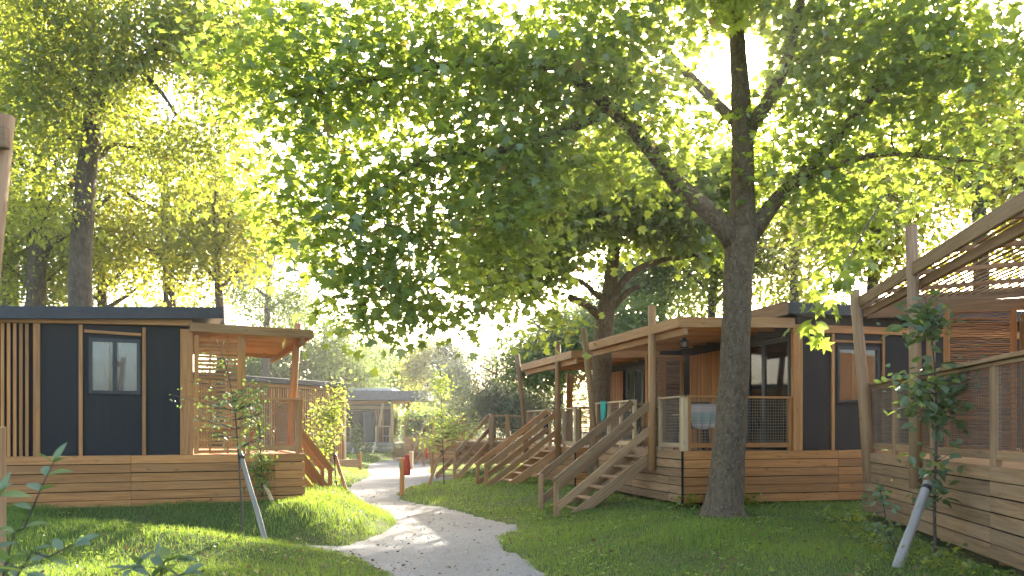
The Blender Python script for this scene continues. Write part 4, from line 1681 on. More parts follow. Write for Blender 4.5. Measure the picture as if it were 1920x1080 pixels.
# ------------------------------------------------------------------ posts with red covers
def bollard(px, pyb, Y, h, w, label, m, cover=True, plate=True):
    x = (px - 960) / F * Y
    zb = g1(x, Y)
    t = empty('marker_post', (x, Y, zb), label, 'post')
    b = MB()
    b.box((-w / 2, -w / 2, -.15), (w / 2, w / 2, h), .008)
    b.build('shaft', m, t)
    if plate:
        b = MB()
        b.box((-w / 2 - .22, -.06, h - .02), (-w / 2 + .02, .05, h - .008))
        b.build('plate', M['black'], t)
        b = MB()
        b.box((-w / 2 - .012, -w / 2 - .004, h - .26), (-w / 2 + .03, -w / 2 - .001, h - .13))
        b.build('tag', M['green_tag'], t)
    if cover:
        c = MB()
        xs_ = w / 2 + .075
        prof = [(0.52 * h, .055), (0.54 * h, .085), (0.70 * h, .092), (0.86 * h, .090), (0.93 * h, .080), (0.97 * h, .062), (1.02 * h, .070), (1.07 * h, .064), (1.10 * h, .03)]
        c.tube([(xs_, 0, z) for z, r in prof], [r for z, r in prof], 16)
        co = c.build('extinguisher_cover', M['red'], None, True)
        co.location = t.location
        tag(co, 'red cover hung on the ' + ('near orange marker post by the path' if plate else 'far marker post before the wattle fence'), 'cover')
    return t


bollard(754, 930, 23.2, 1.0, .125, 'square orange marker post at the path edge with small black plate on top', M['larch'])
bollard(795, 860, 41.5, .85, .12, 'far thin marker post with a red cover in front of the wattle fence', M['worn'], True, False)
bollard(771, 862, 38.5, .85, .16, 'plain pale post standing on the lawn behind the near marker post', M['pale'], False, False)


# ------------------------------------------------------------------ trees
def P(px, py, Y):
    return tuple(at(px, py, Y))


def ell(px, py, Y, rx, ry, rz, d=1.0):
    p = at(px, py, Y)
    return (p.x, p.y, p.z, rx, ry, rz, d)


Y1 = 14.5
tz = g1((1358 - 960) / F * Y1, Y1) - .08
trunk1 = [((at(1356, 968, Y1).x, Y1, tz - .05), .52), ((at(1356, 968, Y1).x, Y1, tz + .1), .40), ((at(1358, 950, Y1).x, Y1, tz + .32), .325), (P(1364, 880, Y1), .285), (P(1373, 760, Y1), .255), (P(1380, 620, Y1), .24), (P(1385, 500, Y1), .25), (P(1390, 430, Y1), .27)]
limbs1 = [
    [(P(1391, 445, Y1), .24), (P(1393, 340, Y1), .20), (P(1390, 200, Y1), .17), (P(1382, 60, Y1), .13), (P(1375, -130, Y1), .08)],
    [(P(1380, 460, Y1), .20), (P(1338, 405, Y1 - .2), .16), (P(1270, 345, 14.0), .14), (P(1205, 262, 13.6), .125), (P(1125, 185, 13.2), .10), (P(1030, 110, 13), .07)],
    [(P(1398, 455, Y1), .18), (P(1450, 382, Y1), .13), (P(1530, 300, Y1), .115), (P(1600, 220, Y1), .09), (P(1700, 70, 14.2), .06)],
    [(P(1395, 260, Y1), .13), (P(1465, 140, 14.2), .10), (P(1505, -10, 14), .07)],
    [(P(1150, 205, 13.3), .09), (P(1010, 265, 12.8), .06), (P(900, 288, 12.6), .05), (P(790, 302, 12.4), .04), (P(690, 380, 12.2), .025)],
    [(P(1050, 125, 13), .07), (P(850, 120, 12.6), .055), (P(650, 160, 12.4), .04), (P(520, 190, 12.4), .025)],
    [(P(1490, 340, Y1), .07), (P(1640, 290, 14), .05), (P(1800, 300, 13.4), .035)],
    [(P(1560, 265, Y1), .07), (P(1700, 130, 13.8), .05), (P(1880, 90, 13.2), .035)],
    [(P(1390, 240, Y1), .10), (P(1290, 140, 15), .08), (P(1190, 30, 15.3), .06)],
]
ell1 = [ell(1380, 40, 14.5, 3.2, 3.0, 2.4, .9), ell(1060, 110, 13.2, 2.9, 2.2, 1.9, 1.2), ell(770, 130, 12.5, 2.5, 1.8, 1.7, 1.1), ell(960, 20, 13, 2.6, 2, 1.2, .8), ell(1560, 60, 14, 1.6, 1.4, 1.1, .8), ell(540, 110, 12.4, 1.5, 1.3, 1.3),
        ell(610, 330, 12.2, 1.3, 1.2, .9), ell(830, 350, 12.6, 1.7, 1.4, 1.0, .75), ell(700, 470, 12.2, 0.8, .8, .8, 1.0), ell(690, 585, 12.2, .30, .30, .55, 3.2), ell(720, 540, 12.3, .5, .4, .4, 2.0), ell(600, 440, 12.3, .6, .5, .4, 1.0), ell(890, 470, 13.2, 1.3, 1.1, .8, .75),
        ell(1640, 150, 14.2, 2.1, 2.0, 1.7, .9), ell(1840, 190, 13.4, 1.5, 1.6, 1.5, .8), ell(1650, 400, 14.3, 1.2, 1.0, .9, 1.1), ell(1500, 330, 14.4, 1.1, 1.0, .9, .8), ell(1790, 40, 13, 2, 2, 1.2), ell(1180, 330, 14, 1.3, 1.0, .9, .9),
        ell(520, 390, 12.3, .6, .5, .4, 1.6), ell(1100, -150, 13, 4, 3, 1.5, .8), ell(1500, -200, 14, 4, 3, 1.5, .8), ell(1000, 340, 13.2, 1.5, 1.2, .9), ell(790, 575, 13.2, .4, .4, .4, 2.2), ell(870, 560, 13.4, .7, .5, .45, 1.5), ell(1580, 500, 13.2, .6, .5, .5, 1.1),
        ell(1410, 230, 13.3, .7, .5, .5, .5), ell(1480, 170, 13.4, .8, .6, .6, .7), ell(1230, 200, 12.9, 1.0, .7, .9, .8)]


def sun_gap(tp):
    """the thin place of the crown in which the sun stands"""
    q = tp - np.array([0, 0, EYE])
    t = q @ np.array(S)
    return (np.linalg.norm(q - t[:, None] * np.array(S), axis=1) < .46) & (t > 0)


make_tree('plane_tree', 'big plane tree with mottled trunk forking before the lodge, the sun behind it', trunk1, limbs1, [(e[0], e[1], e[2], e[3], e[4] * .6, *e[5:]) for e in ell1], 1080, 36, 0.155, PLANE_LEAF, M['bark_plane'], M['leaf_plane'],
          'plane trees by the path', 0.40, -0.32, seed=3, tr_sides=24, avoid=sun_gap)

Y2 = 21.2
trunk2 = [((at(1122, 900, Y2).x, Y2, -.3), .30), (P(1124, 800, Y2), .25), (P(1129, 680, Y2), .235), (P(1134, 600, Y2), .23), (P(1141, 555, Y2), .22)]
limbs2 = [
    [(P(1139, 575, Y2), .21), (P(1149, 490, Y2), .16), (P(1156, 400, Y2), .14), (P(1160, 250, Y2), .10), (P(1150, 80, Y2), .06)],
    [(P(1132, 605, Y2), .12), (P(1105, 575, Y2 - .2), .095), (P(1066, 556, Y2 - .4), .085)],
    [(P(1140, 565, Y2), .1), (P(1112, 548, Y2 - .1), .075), (P(1090, 528, Y2 - .2), .06), (P(1000, 500, 20.3), .04), (P(920, 480, 20), .03)],
    [(P(1146, 560, Y2), .12), (P(1180, 515, Y2), .09), (P(1240, 488, Y2), .07), (P(1345, 474, 20.8), .04)],
    [(P(1140, 585, Y2), .1), (P(1180, 545, Y2), .07), (P(1200, 538, Y2), .05)],
    [(P(1152, 450, Y2), .1), (P(1080, 380, 20.8), .07), (P(980, 330, 20.5), .045)],
    [(P(1156, 420, Y2), .1), (P(1240, 340, 21), .07), (P(1300, 240, 21), .05)],
]
ell2 = [ell(1090, 420, 20.2, 2.1, 1.6, 1.3), ell(960, 470, 20, 1.8, 1.4, 1.1), ell(1210, 350, 21, 2.2, 1.8, 1.3, .7), ell(960, 590, 19.6, .9, .7, .6, 1.5), ell(1010, 340, 20.6, 2.2, 1.6, 1.1, .6),
        ell(860, 530, 19.6, 1.1, .9, .75, 1.2), ell(780, 560, 19.3, .6, .6, .5, 1.2), ell(1150, 180, 21, 1.6, 1.4, 1.4, .4), ell(1260, 430, 20.8, 1.3, 1.2, .8, .8), ell(1330, 500, 20.4, .8, .6, .5), ell(1010, 630, 19.8, .6, .5, .45),
        ell(1350, 330, 20.8, 1.3, 1.2, 1.2)]
make_tree('plane_tree', 'smaller plane tree with a cut side limb between the two lodges', trunk2, limbs2, [(e[0], e[1], e[2], e[3], e[4] * .6, *e[5:]) for e in ell2], 520, 36, 0.19, PLANE_LITE, M['bark_plane'], M['leaf_plane'],
          'plane trees by the path', 0.42, -0.2, seed=5, tr_sides=18)

YL = 21.0
trunkL = [((at(150, 950, YL).x, YL, -.2), .40), (P(150, 700, YL), .30), (P(150, 570, YL), .275), (P(152, 470, YL), .255), (P(160, 350, YL), .235), (P(172, 250, YL), .225), (P(184, 185, YL), .23)]
limbsL = [
    [(P(178, 210, YL), .16), (P(176, 100, YL), .13), (P(174, 0, YL), .11), (P(170, -160, YL), .07)],
    [(P(186, 200, YL), .19), (P(215, 155, YL), .16), (P(255, 125, YL), .12), (P(330, 60, YL), .07)],
    [(P(205, 165, YL), .13), (P(228, 90, YL), .11), (P(236, 0, YL), .09), (P(242, -120, YL), .06)],
    [(P(178, 215, YL), .12), (P(150, 175, YL), .095), (P(110, 135, YL), .075), (P(50, 100, YL), .05)],
    [(P(255, 125, YL), .08), (P(300, 170, 20.6), .05), (P(330, 215, 20.4), .035)],
    [(P(165, 300, YL), .09), (P(195, 290, 21.4), .07), (P(215, 270, 21.6), .05), (P(300, 290, 22), .03)],
]
ellL = [ell(170, 20, 21, 4.0, 3.2, 2.4), ell(330, 130, 20.5, 2.4, 2, 1.6), ell(50, 190, 20.5, 1.8, 1.8, 1.6), ell(60, 360, 20.5, 1.0, 1.2, .9), ell(330, 300, 21.5, 1.8, 1.6, 1.3), ell(420, 60, 21, 2.4, 2, 1.6), ell(70, 20, 20, 2, 2, 2), ell(250, 430, 22.3, 1.3, 1, .8), ell(290, 175, 20.6, 1.3, 1.2, 1.0, 1.3), ell(400, 230, 21, 1.3, 1.2, 1.0)]
make_tree('linden_tree', 'tall forked linden rising behind the left lodge roof', trunkL, limbsL, [(e[0], e[1], e[2], e[3], e[4] * .55, *e[5:]) for e in ellL], 570, 74, 0.13, ROUND_LITE, M['bark_dark'], M['leaf_linden'], 'lindens behind the left lodge', 0.40, -0.2, seed=8, tr_sides=18, droop=.6)


def simple_tree(name, label, px, py_c, Y, rx, rz, m, bm, ntips, nleaf, ls, group, seed, trunk_r=.2, gate=-.15, spread=.5, ry=None, extra=None, tmpl=ROUND_LITE, lean=0.0, flat=.7, droop=.3):
    c = at(px, py_c, Y)
    rng = random.Random(seed)
    base = (c.x + lean, Y, g1(c.x, Y) - .2)
    zc = c.z
    top = (c.x, Y, zc + rz * .6)
    mid = (c.x + rng.uniform(-.2, .2), Y, (base[2] + zc) / 2)
    tr = [(base, trunk_r * 1.25), (mid, trunk_r), ((c.x, Y, zc), trunk_r * .7), (top, trunk_r * .3)]
    lb = []
    for k in range(7):
        a_ = k * 2.4 + rng.random()
        z0 = zc - rz * .6 + rz * 1.0 * k / 7
        r_ = rng.uniform(.5, .85)
        lb.append([((c.x, Y, z0), trunk_r * .45), ((c.x + rx * r_ * .5 * math.cos(a_), Y + (ry or rx) * r_ * .5 * math.sin(a_), z0 + rz * .22), trunk_r * .3),
                   ((c.x + rx * r_ * math.cos(a_), Y + (ry or rx) * r_ * math.sin(a_), z0 + rz * .5), trunk_r * .12)])
    es = [(c.x, Y, zc, rx, ry or rx, rz, 1.0)]
    for k in range(4):
        a_ = rng.uniform(0, 6.28)
        es.append((c.x + .6 * rx * math.cos(a_), Y + .6 * (ry or rx) * math.sin(a_), zc + rng.uniform(-.5, .6) * rz, rx * .55, (ry or rx) * .55, rz * .5, 1.5))
    if extra:
        es += extra
    return make_tree(name, label, tr, lb, es, ntips, nleaf, ls, tmpl, bm, m, group, spread, gate, seed=seed, tr_sides=10, flat=flat, droop=droop)


GB = 'lindens behind the left lodge'
simple_tree('linden_tree', 'dark trunked linden at the far left, half hidden behind the forked linden', 75, 330, 26, 3.6, 3.8, M['leaf_linden'], M['bark_dark'], 220, 60, .15, GB, 21, .3, ry=1.1)
simple_tree('linden_tree', 'bright yellow-green linden right of the forked trunk', 310, 400, 28, 3.2, 3.4, M['leaf_yellow'], M['bark_dark'], 220, 60, .15, GB, 22, .22, droop=.7, ry=1.1)
simple_tree('linden_tree', 'golden leaved tree at the right end of the lindens, against the pale sky', 405, 450, 26, 1.9, 2.6, M['leaf_yellow'], M['bark_dark'], 130, 56, .15, GB, 23, .15, ry=1.1)
simple_tree('linden_tree', 'low green tree filling the gap above the left lodge roof', 190, 500, 30, 4.2, 2.6, M['leaf_yellow'], M['bark_dark'], 150, 50, .17, GB, 24, .2, ry=1.1)
simple_tree('linden_tree', 'tall linden crown reaching above the left edge', 20, 60, 30, 4.0, 4.5, M['leaf_linden'], M['bark_dark'], 260, 60, .18, GB, 25, .3, ry=1.1)
GH = 'hazy trees beyond the lodges'
simple_tree('hazy_tree', 'thin pale tree with bare branches right of the golden tree', 505, 500, 46, 3.8, 3.8, M['leaf_far'], M['bark_thin'], 380, 36, .19, GH, 31, .2, gate=-.05)
simple_tree('hazy_tree', 'round hazy tree behind the left lodge pergola post', 610, 660, 55, 4.0, 3.2, M['leaf_far'], M['bark_thin'], 260, 40, .26, GH, 32, .25)
simple_tree('hazy_tree', 'hazy tree above the slatted lodge roof', 520, 690, 52, 4.0, 2.6, M['leaf_far'], M['bark_thin'], 240, 36, .26, GH, 33, .25)
simple_tree('hazy_tree', 'grey-green rounded tree behind the grey lodge roof', 715, 700, 80, 3.2, 3.6, M['leaf_far'], M['bark_thin'], 220, 36, .34, GH, 34, .25)
simple_tree('hazy_tree', 'small hazy tree between the grey-green and the yellow one', 765, 715, 88, 3.6, 3.0, M['leaf_far'], M['bark_thin'], 200, 36, .36, GH, 35, .25)
simple_tree('hazy_tree', 'yellowish tree rising over the end of the grey roof', 812, 700, 72, 2.6, 3.0, M['leaf_yellow'], M['bark_thin'], 200, 36, .3, GH, 36, .25)
simple_tree('hazy_tree', 'pale bush-like tree left of the grey lodge', 655, 700, 66, 3.0, 2.6, M['leaf_far'], M['bark_thin'], 200, 36, .3, GH, 37, .25)
GR = 'green trees behind the right-hand lodges'
simple_tree('background_tree', 'green tree between the pine and the smaller plane tree', 1050, 640, 36, 2.6, 2.0, M['leaf_far'], M['bark_thin'], 330, 50, .2, GR, 41, .2)
simple_tree('background_tree', 'green tree right of the smaller plane trunk, over the pergola', 1240, 470, 38, 2.9, 4.0, M['leaf_far'], M['bark_thin'], 420, 52, .22, GR, 42, .2)
simple_tree('background_tree', 'leafy tree just left of the big plane trunk', 1340, 480, 34, 2.6, 3.2, M['leaf_linden'], M['bark_thin'], 180, 50, .2, GR, 43, .2, ry=1.1)
simple_tree('background_tree', 'leafy tree just right of the big plane trunk, over the dark roof', 1490, 440, 33, 3.2, 3.4, M['leaf_linden'], M['bark_thin'], 220, 50, .2, GR, 44, .2, ry=1.1)
simple_tree('background_tree', 'sunlit yellow-green tree over the close pergola', 1640, 400, 26, 3.0, 3.0, M['leaf_yellow'], M['bark_dark'], 230, 56, .17, GR, 45, .2, ry=1.1)
simple_tree('background_tree', 'sunlit yellow-green tree in the upper right corner', 1830, 250, 24, 3.4, 3.6, M['leaf_yellow'], M['bark_dark'], 270, 56, .17, GR, 46, .22, ry=1.1)
simple_tree('background_tree', 'sunlit tree rising at the right edge behind the close lodge', 1940, 340, 27, 3.4, 3.8, M['leaf_yellow'], M['bark_dark'], 250, 56, .18, GR, 47, .22, ry=1.1)
simple_tree('background_tree', 'low green tree under the big plane fork, over the pergola roof', 1160, 640, 33, 2.2, 1.7, M['leaf_far'], M['bark_thin'], 260, 50, .2, GR, 48, .15)
simple_tree('linden_tree', 'shaded low linden foliage at the far left edge above the roof', 55, 480, 27, 2.0, 2.0, M['leaf_linden'], M['bark_dark'], 130, 60, .15, GB, 26, .15, ry=1.1)
# the pine and a dark conifer
simple_tree('pine_tree', 'dark grey-green pine beside the farther lodge pergola', 930, 725, 37, 3.0, 2.1, M['leaf_grey'], M['bark_dark'], 420, 95, .16, None, 51, .09, tmpl=(np.array([(0, 0, 0), (.07, .5, 0), (0, 1, 0), (-.07, .5, 0)], float) * np.array([1.6, 1.5, 1]), ROUND_LITE[1]), spread=.34, gate=-.1)
simple_tree('conifer', 'narrow blue-green conifer behind the pine', 846, 690, 52, .9, 2.6, M['leaf_grey'], M['bark_dark'], 120, 60, .2, None, 52, .15, spread=.3)


def bush(name, label, px, py_c, Y, rx, rz, m, n_, ls, group, seed, tmpl=ROUND_LITE):
    c = at(px, py_c, Y)
    zb = g1(c.x, Y)
    root = empty(name, (c.x, Y, zb), label, 'bush', group)
    rng = np.random.default_rng(seed)
    st = MB()
    for k in range(7):
        a_ = k * .9
        st.tube([(0, 0, -.1), (rx * .3 * math.cos(a_), rx * .3 * math.sin(a_), (c.z - zb) * .6), (rx * .6 * math.cos(a_), rx * .6 * math.sin(a_), (c.z - zb) + rz * .3)], [.03, .02, .008], 5, False)
    st.build('stems', M['bark_thin'], root, True)
    es = [(0, 0, c.z - zb, rx, rx, rz, 1)] + [(rng.uniform(-.6, .6) * rx, rng.uniform(-.6, .6) * rx, c.z - zb + rng.uniform(-.5, .5) * rz, rx * .5, rx * .5, rz * .5, 1.6) for k in range(5)]
    cen = in_ellipsoids(es, n_ // 14, rng)
    Pn = (cen[:, None, :] + rng.normal(0, .16 * rx ** .5, (len(cen), 14, 3))).reshape(-1, 3)
    Pn = Pn[Pn[:, 2] > 0.02]
    leaf_cloud('crown', Pn, ls, tmpl, m, root, None, rng, droop=.3)
    return root


GU = 'bushes at the end of the path'
bush('bush', 'bright green bush behind the grey lodge glass screen', 788, 792, 57.5, 1.8, 1.15, M['leaf_bright'], 6000, .2, GU, 61)
bush('bush', 'dark green bush low against the wattle fence', 800, 800, 50.5, 1.5, .9, M['leaf_far'], 4500, .18, GU, 62)
bush('bush', 'pale bush between the bright bush and the pine', 872, 772, 48, 1.6, 1.9, M['leaf_far'], 5500, .19, GU, 63)
bush('bush', 'leafy bush beside the slatted lodge corner', 690, 815, 60, 1.6, 1.0, M['leaf_far'], 2000, .2, GU, 64)

# a far mass of trees closing the view
rng = np.random.default_rng(77)
nfar = 1500
ang = rng.uniform(-1.25, 1.25, nfar)
rad = rng.uniform(100, 125, nfar)
cx, cyy = np.sin(ang) * rad, np.cos(ang) * rad
hh = 5.5 + 1.8 * np.sin(ang * 9) + 1.2 * np.sin(ang * 23 + 1) + rng.normal(0, .8, nfar)
cz = rng.random(nfar) ** .8 * hh
Pf = (np.stack([cx, cyy, cz], 1)[:, None, :] + rng.normal(0, 1.1, (nfar, 40, 3))).reshape(-1, 3)
Pf = Pf[Pf[:, 2] > -.5]
o = leaf_cloud('far_woods', Pf, .62, ROUND_LITE, M['leaf_far'], None, None, rng)
tag(o, 'hazy far woods closing the view behind everything', None, None, 'stuff')


# ------------------------------------------------------------------ saplings and stakes
def sapling(label, trunk, brn, ells, n_, ls, tmpl, lm, group, seed, r0=.018, tipn=40, spread=.10, sub=None, more=0):
    rng = np.random.default_rng(seed)
    base = Vector(trunk[0])
    root = empty('sapling', base, label, 'sapling', group)
    b3 = np.array(base)
    tb = MB()
    tp, tr = catmull([np.array(p) for p in trunk], list(np.linspace(r0, r0 * .35, len(trunk))), .12)
    tb.tube([Vector(p - b3) for p in tp], list(tr), 8)
    tb.build('trunk', M['bark_thin'], root, True)
    tips = in_ellipsoids(ells, tipn, rng)
    br = MB()
    LP, LO = [], []
    for t in tips:
        cand = tp[(tp[:, 2] < t[2] + .05)]
        if len(cand) == 0:
            cand = tp
        j = int(np.argmin(np.linalg.norm(cand - t, axis=1) + .4 * np.abs(cand[:, 2] - (t[2] - .25))))
        a = cand[j]
        mid = (a + t) / 2 + np.array([0, 0, -.03])
        ts = np.linspace(0, 1, 5)[:, None]
        pl = (1 - ts) ** 2 * a + 2 * ts * (1 - ts) * mid + ts ** 2 * t
        br.tube([Vector(p - b3) for p in pl], list(np.linspace(.006, .002, 5)), 4, False)
        nl = max(2, n_ // tipn)
        tt = rng.uniform(.3, 1.05, nl)[:, None]
        pts = (1 - tt) ** 2 * a + 2 * tt * (1 - tt) * mid + tt ** 2 * t
        off = rng.normal(0, spread, (nl, 3))
        LP.append(pts + off)
        LO.append(off / (np.linalg.norm(off, axis=1)[:, None] + .02))
    br.build('branches', M['bark_thin'], root, True)['kind'] = 'stuff'
    Pn = np.concatenate(LP) - b3
    LO = np.concatenate(LO)
    if more:
        tt = tips[rng.integers(0, len(tips), more)] + rng.normal(0, .11, (more, 3))
        leaf_cloud('crown', tt - b3, ls * .8, tmpl, lm, root, None, rng, droop=.3, tilt=.8)['kind'] = 'stuff'
    if sub:     # big leaves one can pick apart: every leaf a part of its own
        V, Fc, nv = leaf_arrays(Pn, ls, tmpl, outdir=LO * .7, droop=.25, tilt=.7, rng=rng)
        V = V.reshape(-1, nv, 3)
        mlist = []
        for k in range(len(Pn)):
            me = bpy.data.meshes.new('leaf')
            me.from_pydata([tuple(v - Pn[k]) for v in V[k]], [], [tuple(f_) for f_ in tmpl[1]])
            at_ = me.attributes.new('lv', 'FLOAT', 'POINT')
            val = 1.0 if rng.random() < 0 else float(np.clip(rng.beta(2, 2.5), 0, .86))
            at_.data.foreach_set('value', [val] * nv)
            me.materials.append(sub if rng.random() < .10 else lm)
            ob = bpy.data.objects.new('leaf', me)
            COL.objects.link(ob)
            ob.parent = root
            ob.location = Pn[k]
    else:
        leaf_cloud('crown', Pn, ls, tmpl, lm, root, None, rng, outdir=LO * .7, droop=.25, tilt=.7)
    return root


def stake(p0, p1, r, m, label, group='leaning stakes of the saplings'):
    base = Vector(p0)
    p1 = Vector(p1)
    b = MB()
    d = p1 - base
    ts_ = np.linspace(-.06, 1, 11)
    sd_ = Vector((1, 0, 0)) * r * .07
    b.tube([d * float(t) + sd_ * math.sin(float(t) * 9 + r * 300) for t in ts_], [r * (1.05 - .12 * float(t) + random.uniform(-.04, .04)) for t in ts_], 12, wob_=.05)
    o_ = b.build('stake', m, None, True)
    tb_ = MB()
    q = d * .93
    dn = d.normalized() * .022
    tb_.tube([q - dn, q + dn], [r * 1.12, r * 1.12], 12)
    tb_.build('tie', M['black'], o_, True)
    o_.location = base
    return tag(o_, label, 'stake', group)


def gpt(px, Y, dz=0.0):
    x = (px - 960) / F * Y
    return Vector((x, Y, g1(x, Y) + dz))


GS = 'young saplings along the path'
# left sapling in front of the lodge corner
Ya = 12.3
sapling('slender dark sapling before the left lodge corner, sparse leaves', [tuple(gpt(455, Ya, -.05)), P(452, 930, Ya), P(446, 840, Ya), P(440, 770, Ya), P(425, 690, Ya), P(405, 635, Ya)],
        0, [ell(440, 760, Ya, .75, .45, .32), ell(480, 740, Ya, .35, .35, .32, 1.4), ell(335, 720, Ya, .18, .2, .2, 1.0), ell(410, 660, Ya, .2, .2, .2, .5), ell(395, 800, Ya, .35, .3, .15), ell(480, 820, Ya, .25, .25, .2)],
        620, .062, OVAL_LEAF, M['leaf_blue'], GS, 71, .016, 62, .075)
stake(gpt(500, 12.2), P(449, 845, 12.35), .037, M['grey'], 'grey stake leaning left against the slender dark sapling')
Yb = 15.3
sapling('bright green sapling close to the left lodge skirting', [tuple(gpt(492, Yb, -.05)), P(490, 880, Yb), P(486, 800, Yb), P(482, 730, Yb)],
        0, [ell(488, 890, Yb, .26, .25, .45), ell(480, 790, Yb, .2, .2, .4, .7), ell(500, 850, Yb, .28, .2, .15)], 560, .075, OVAL_LEAF, M['leaf_bright'], GS, 72, .016, 50, .08)
stake(gpt(512, 15.2), P(494, 905, 15.4), .035, M['pale'], 'short pale stake beside the bright green sapling')
Yc = 20.8
sapling('leafy sapling left of the path, before the slatted lodge', [tuple(gpt(635, Yc, -.05)), P(629, 890, Yc), P(624, 800, Yc), P(618, 700, Yc)],
        0, [ell(610, 780, Yc, .62, .5, .75), ell(640, 740, Yc, .3, .3, .4), ell(585, 840, Yc, .35, .3, .25), ell(628, 900, Yc, .2, .2, .2, .6)], 1500, .085, OVAL_LEAF, M['leaf_bright'], GS, 73, .02, 110, .1)
stake(gpt(651, 20.6), P(627, 850, 20.9), .042, M['larch2'], 'brown stake leaning on the leafy sapling left of the path')
Yd = 26.0
sapling('sapling right of the path, before the raised deck stairs', [tuple(gpt(833, Yd, -.05)), P(831, 860, Yd), P(828, 780, Yd), P(826, 690, Yd)],
        0, [ell(840, 790, Yd, .75, .6, .5), ell(828, 720, Yd, .35, .35, .5), ell(880, 800, Yd, .5, .4, .25), ell(790, 820, Yd, .45, .4, .2)], 1300, .10, OVAL_LEAF, M['leaf_bright'], GS, 74, .022, 110, .13)
stake(gpt(802, 25.6), P(829, 842, 26.1), .045, M['larch2'], 'brown stake leaning right against the sapling by the raised deck')
sapling('small narrow sapling before the steps of the grey lodge', [tuple(gpt(667, 50, -.05)), P(667, 820, 50), P(667, 790, 50)],
        0, [ell(667, 818, 50, .3, .3, .75)], 420, .17, OVAL_LEAF, M['leaf_far'], GS, 75, .03, 40, .15)
# right sapling with big blue-green leaves, its pole
Ye = 9.6
sapling('sapling with large blue-green leaves before the close lodge', [tuple(gpt(1754, Ye, -.05)), P(1752, 930, Ye), P(1756, 800, Ye), P(1752, 680, Ye), P(1735, 560, Ye)],
        0, [ell(1735, 610, Ye, .34, .3, .42, 1.1), ell(1750, 740, Ye, .42, .35, .35, 1.0), ell(1755, 850, Ye, .26, .28, .30, 1.0), ell(1825, 700, Ye, .22, .25, .28, 1.3), ell(1675, 720, Ye, .22, .22, .22, 1.1), ell(1740, 920, Ye, .2, .2, .15)],
        300, .155, OVAL_LEAF, M['leaf_blue'], GS, 76, .02, 75, .07, sub=M['leaf_bright'], more=200)
sapling('low leafy side shoot at the foot of the close lodge, pale glinting leaves', [tuple(gpt(1690, 9.4, -.05)), P(1668, 1000, 9.4), P(1655, 940, 9.4), P(1645, 900, 9.4)],
        0, [ell(1660, 1000, 9.4, .17, .15, .16, 1.2), ell(1615, 965, 9.4, .12, .12, .06), ell(1650, 920, 9.4, .1, .1, .16)], 130, .085, OVAL_LEAF, M['leaf_blue'], GS, 77, .012, 26, .05, sub=M['leaf_bright'])
stake(gpt(1683, 8.9), P(1740, 905, 9.4), .052, M['grey'], 'thick silver-grey stake leaning beside the blue-green sapling', None)

# ------------------------------------------------------------------ foreground plants
def big_leaf(parent, p, d, up, ln, wd, m, lv):
    """one curved leaf: midrib fold and a bend"""
    d, up = Vector(d).normalized(), Vector(up)
    s = d.cross(up).normalized()
    nn = s.cross(d)
    prof = [(0, .0), (.12, .25), (.3, .46), (.52, .5), (.75, .34), (.9, .15), (1, 0)]
    vs, fs = [], []
    for t, w_ in prof:
        bend = -0.22 * t * t
        c = d * (t * ln) + nn * (bend * ln)
        vs += [c + s * (w_ * wd) + nn * (.16 * wd * (w_ * 2)), c, c - s * (w_ * wd) + nn * (.16 * wd * (w_ * 2))]
    for k in range(len(prof) - 1):
        a_ = 3 * k
        fs += [(a_, a_ + 1, a_ + 4, a_ + 3), (a_ + 1, a_ + 2, a_ + 5, a_ + 4)]
    me = bpy.data.meshes.new('leaf')
    me.from_pydata([tuple(v) for v in vs], [], fs)
    at_ = me.attributes.new('lv', 'FLOAT', 'POINT')
    at_.data.foreach_set('value', [lv] * len(vs))
    me.polygons.foreach_set('use_smooth', [True] * len(fs))
    me.materials.append(m)
    o_ = bpy.data.objects.new('leaf', me)
    COL.objects.link(o_)
    o_.parent = parent
    o_.location = p
    return o_


def shrub(label, base, stems, seed, ln=.10, wd=.045, m=None, m2=None, r=.006):
    rg = random.Random(seed)
    root = empty('shrub', base, label, 'shrub')
    sb = MB()
    for st_ in stems:
        pts = [Vector(p) - base for p in st_]
        cp, cr = catmull([np.array(p) for p in pts], list(np.linspace(r, r * .4, len(pts))), .06)
        sb.tube([Vector(p) for p in cp], list(cr), 6, False)
        n_ = len(cp)
        k = max(1, n_ // 3)
        sidef = 1
        while k < n_:
            p = Vector(cp[k])
            dv_ = (Vector(cp[k]) - Vector(cp[k - 1])).normalized()
            for q in range(1 if rg.random() < .6 else 2):
                sd = Vector((rg.uniform(-.5, .5) + sidef * .9, rg.uniform(-.7, .5), rg.uniform(-.1, .5)))
                big_leaf(root, p, sd + dv_ * .5, Vector((rg.uniform(-.5, .5), rg.uniform(-.6, .3), 1)), ln * rg.uniform(.7, 1.15), wd * rg.uniform(.8, 1.1), m2 if (m2 and rg.random() < .2) else m, rg.uniform(.2, .8))
                sidef = -sidef
            k += 1
        big_leaf(root, Vector(cp[-1]), Vector(cp[-1]) - Vector(cp[-3]), Vector((0, -1, .6)), ln, wd * .7, m, .6)
    sb.build('stems', M['bark_thin'], root, True)
    return root


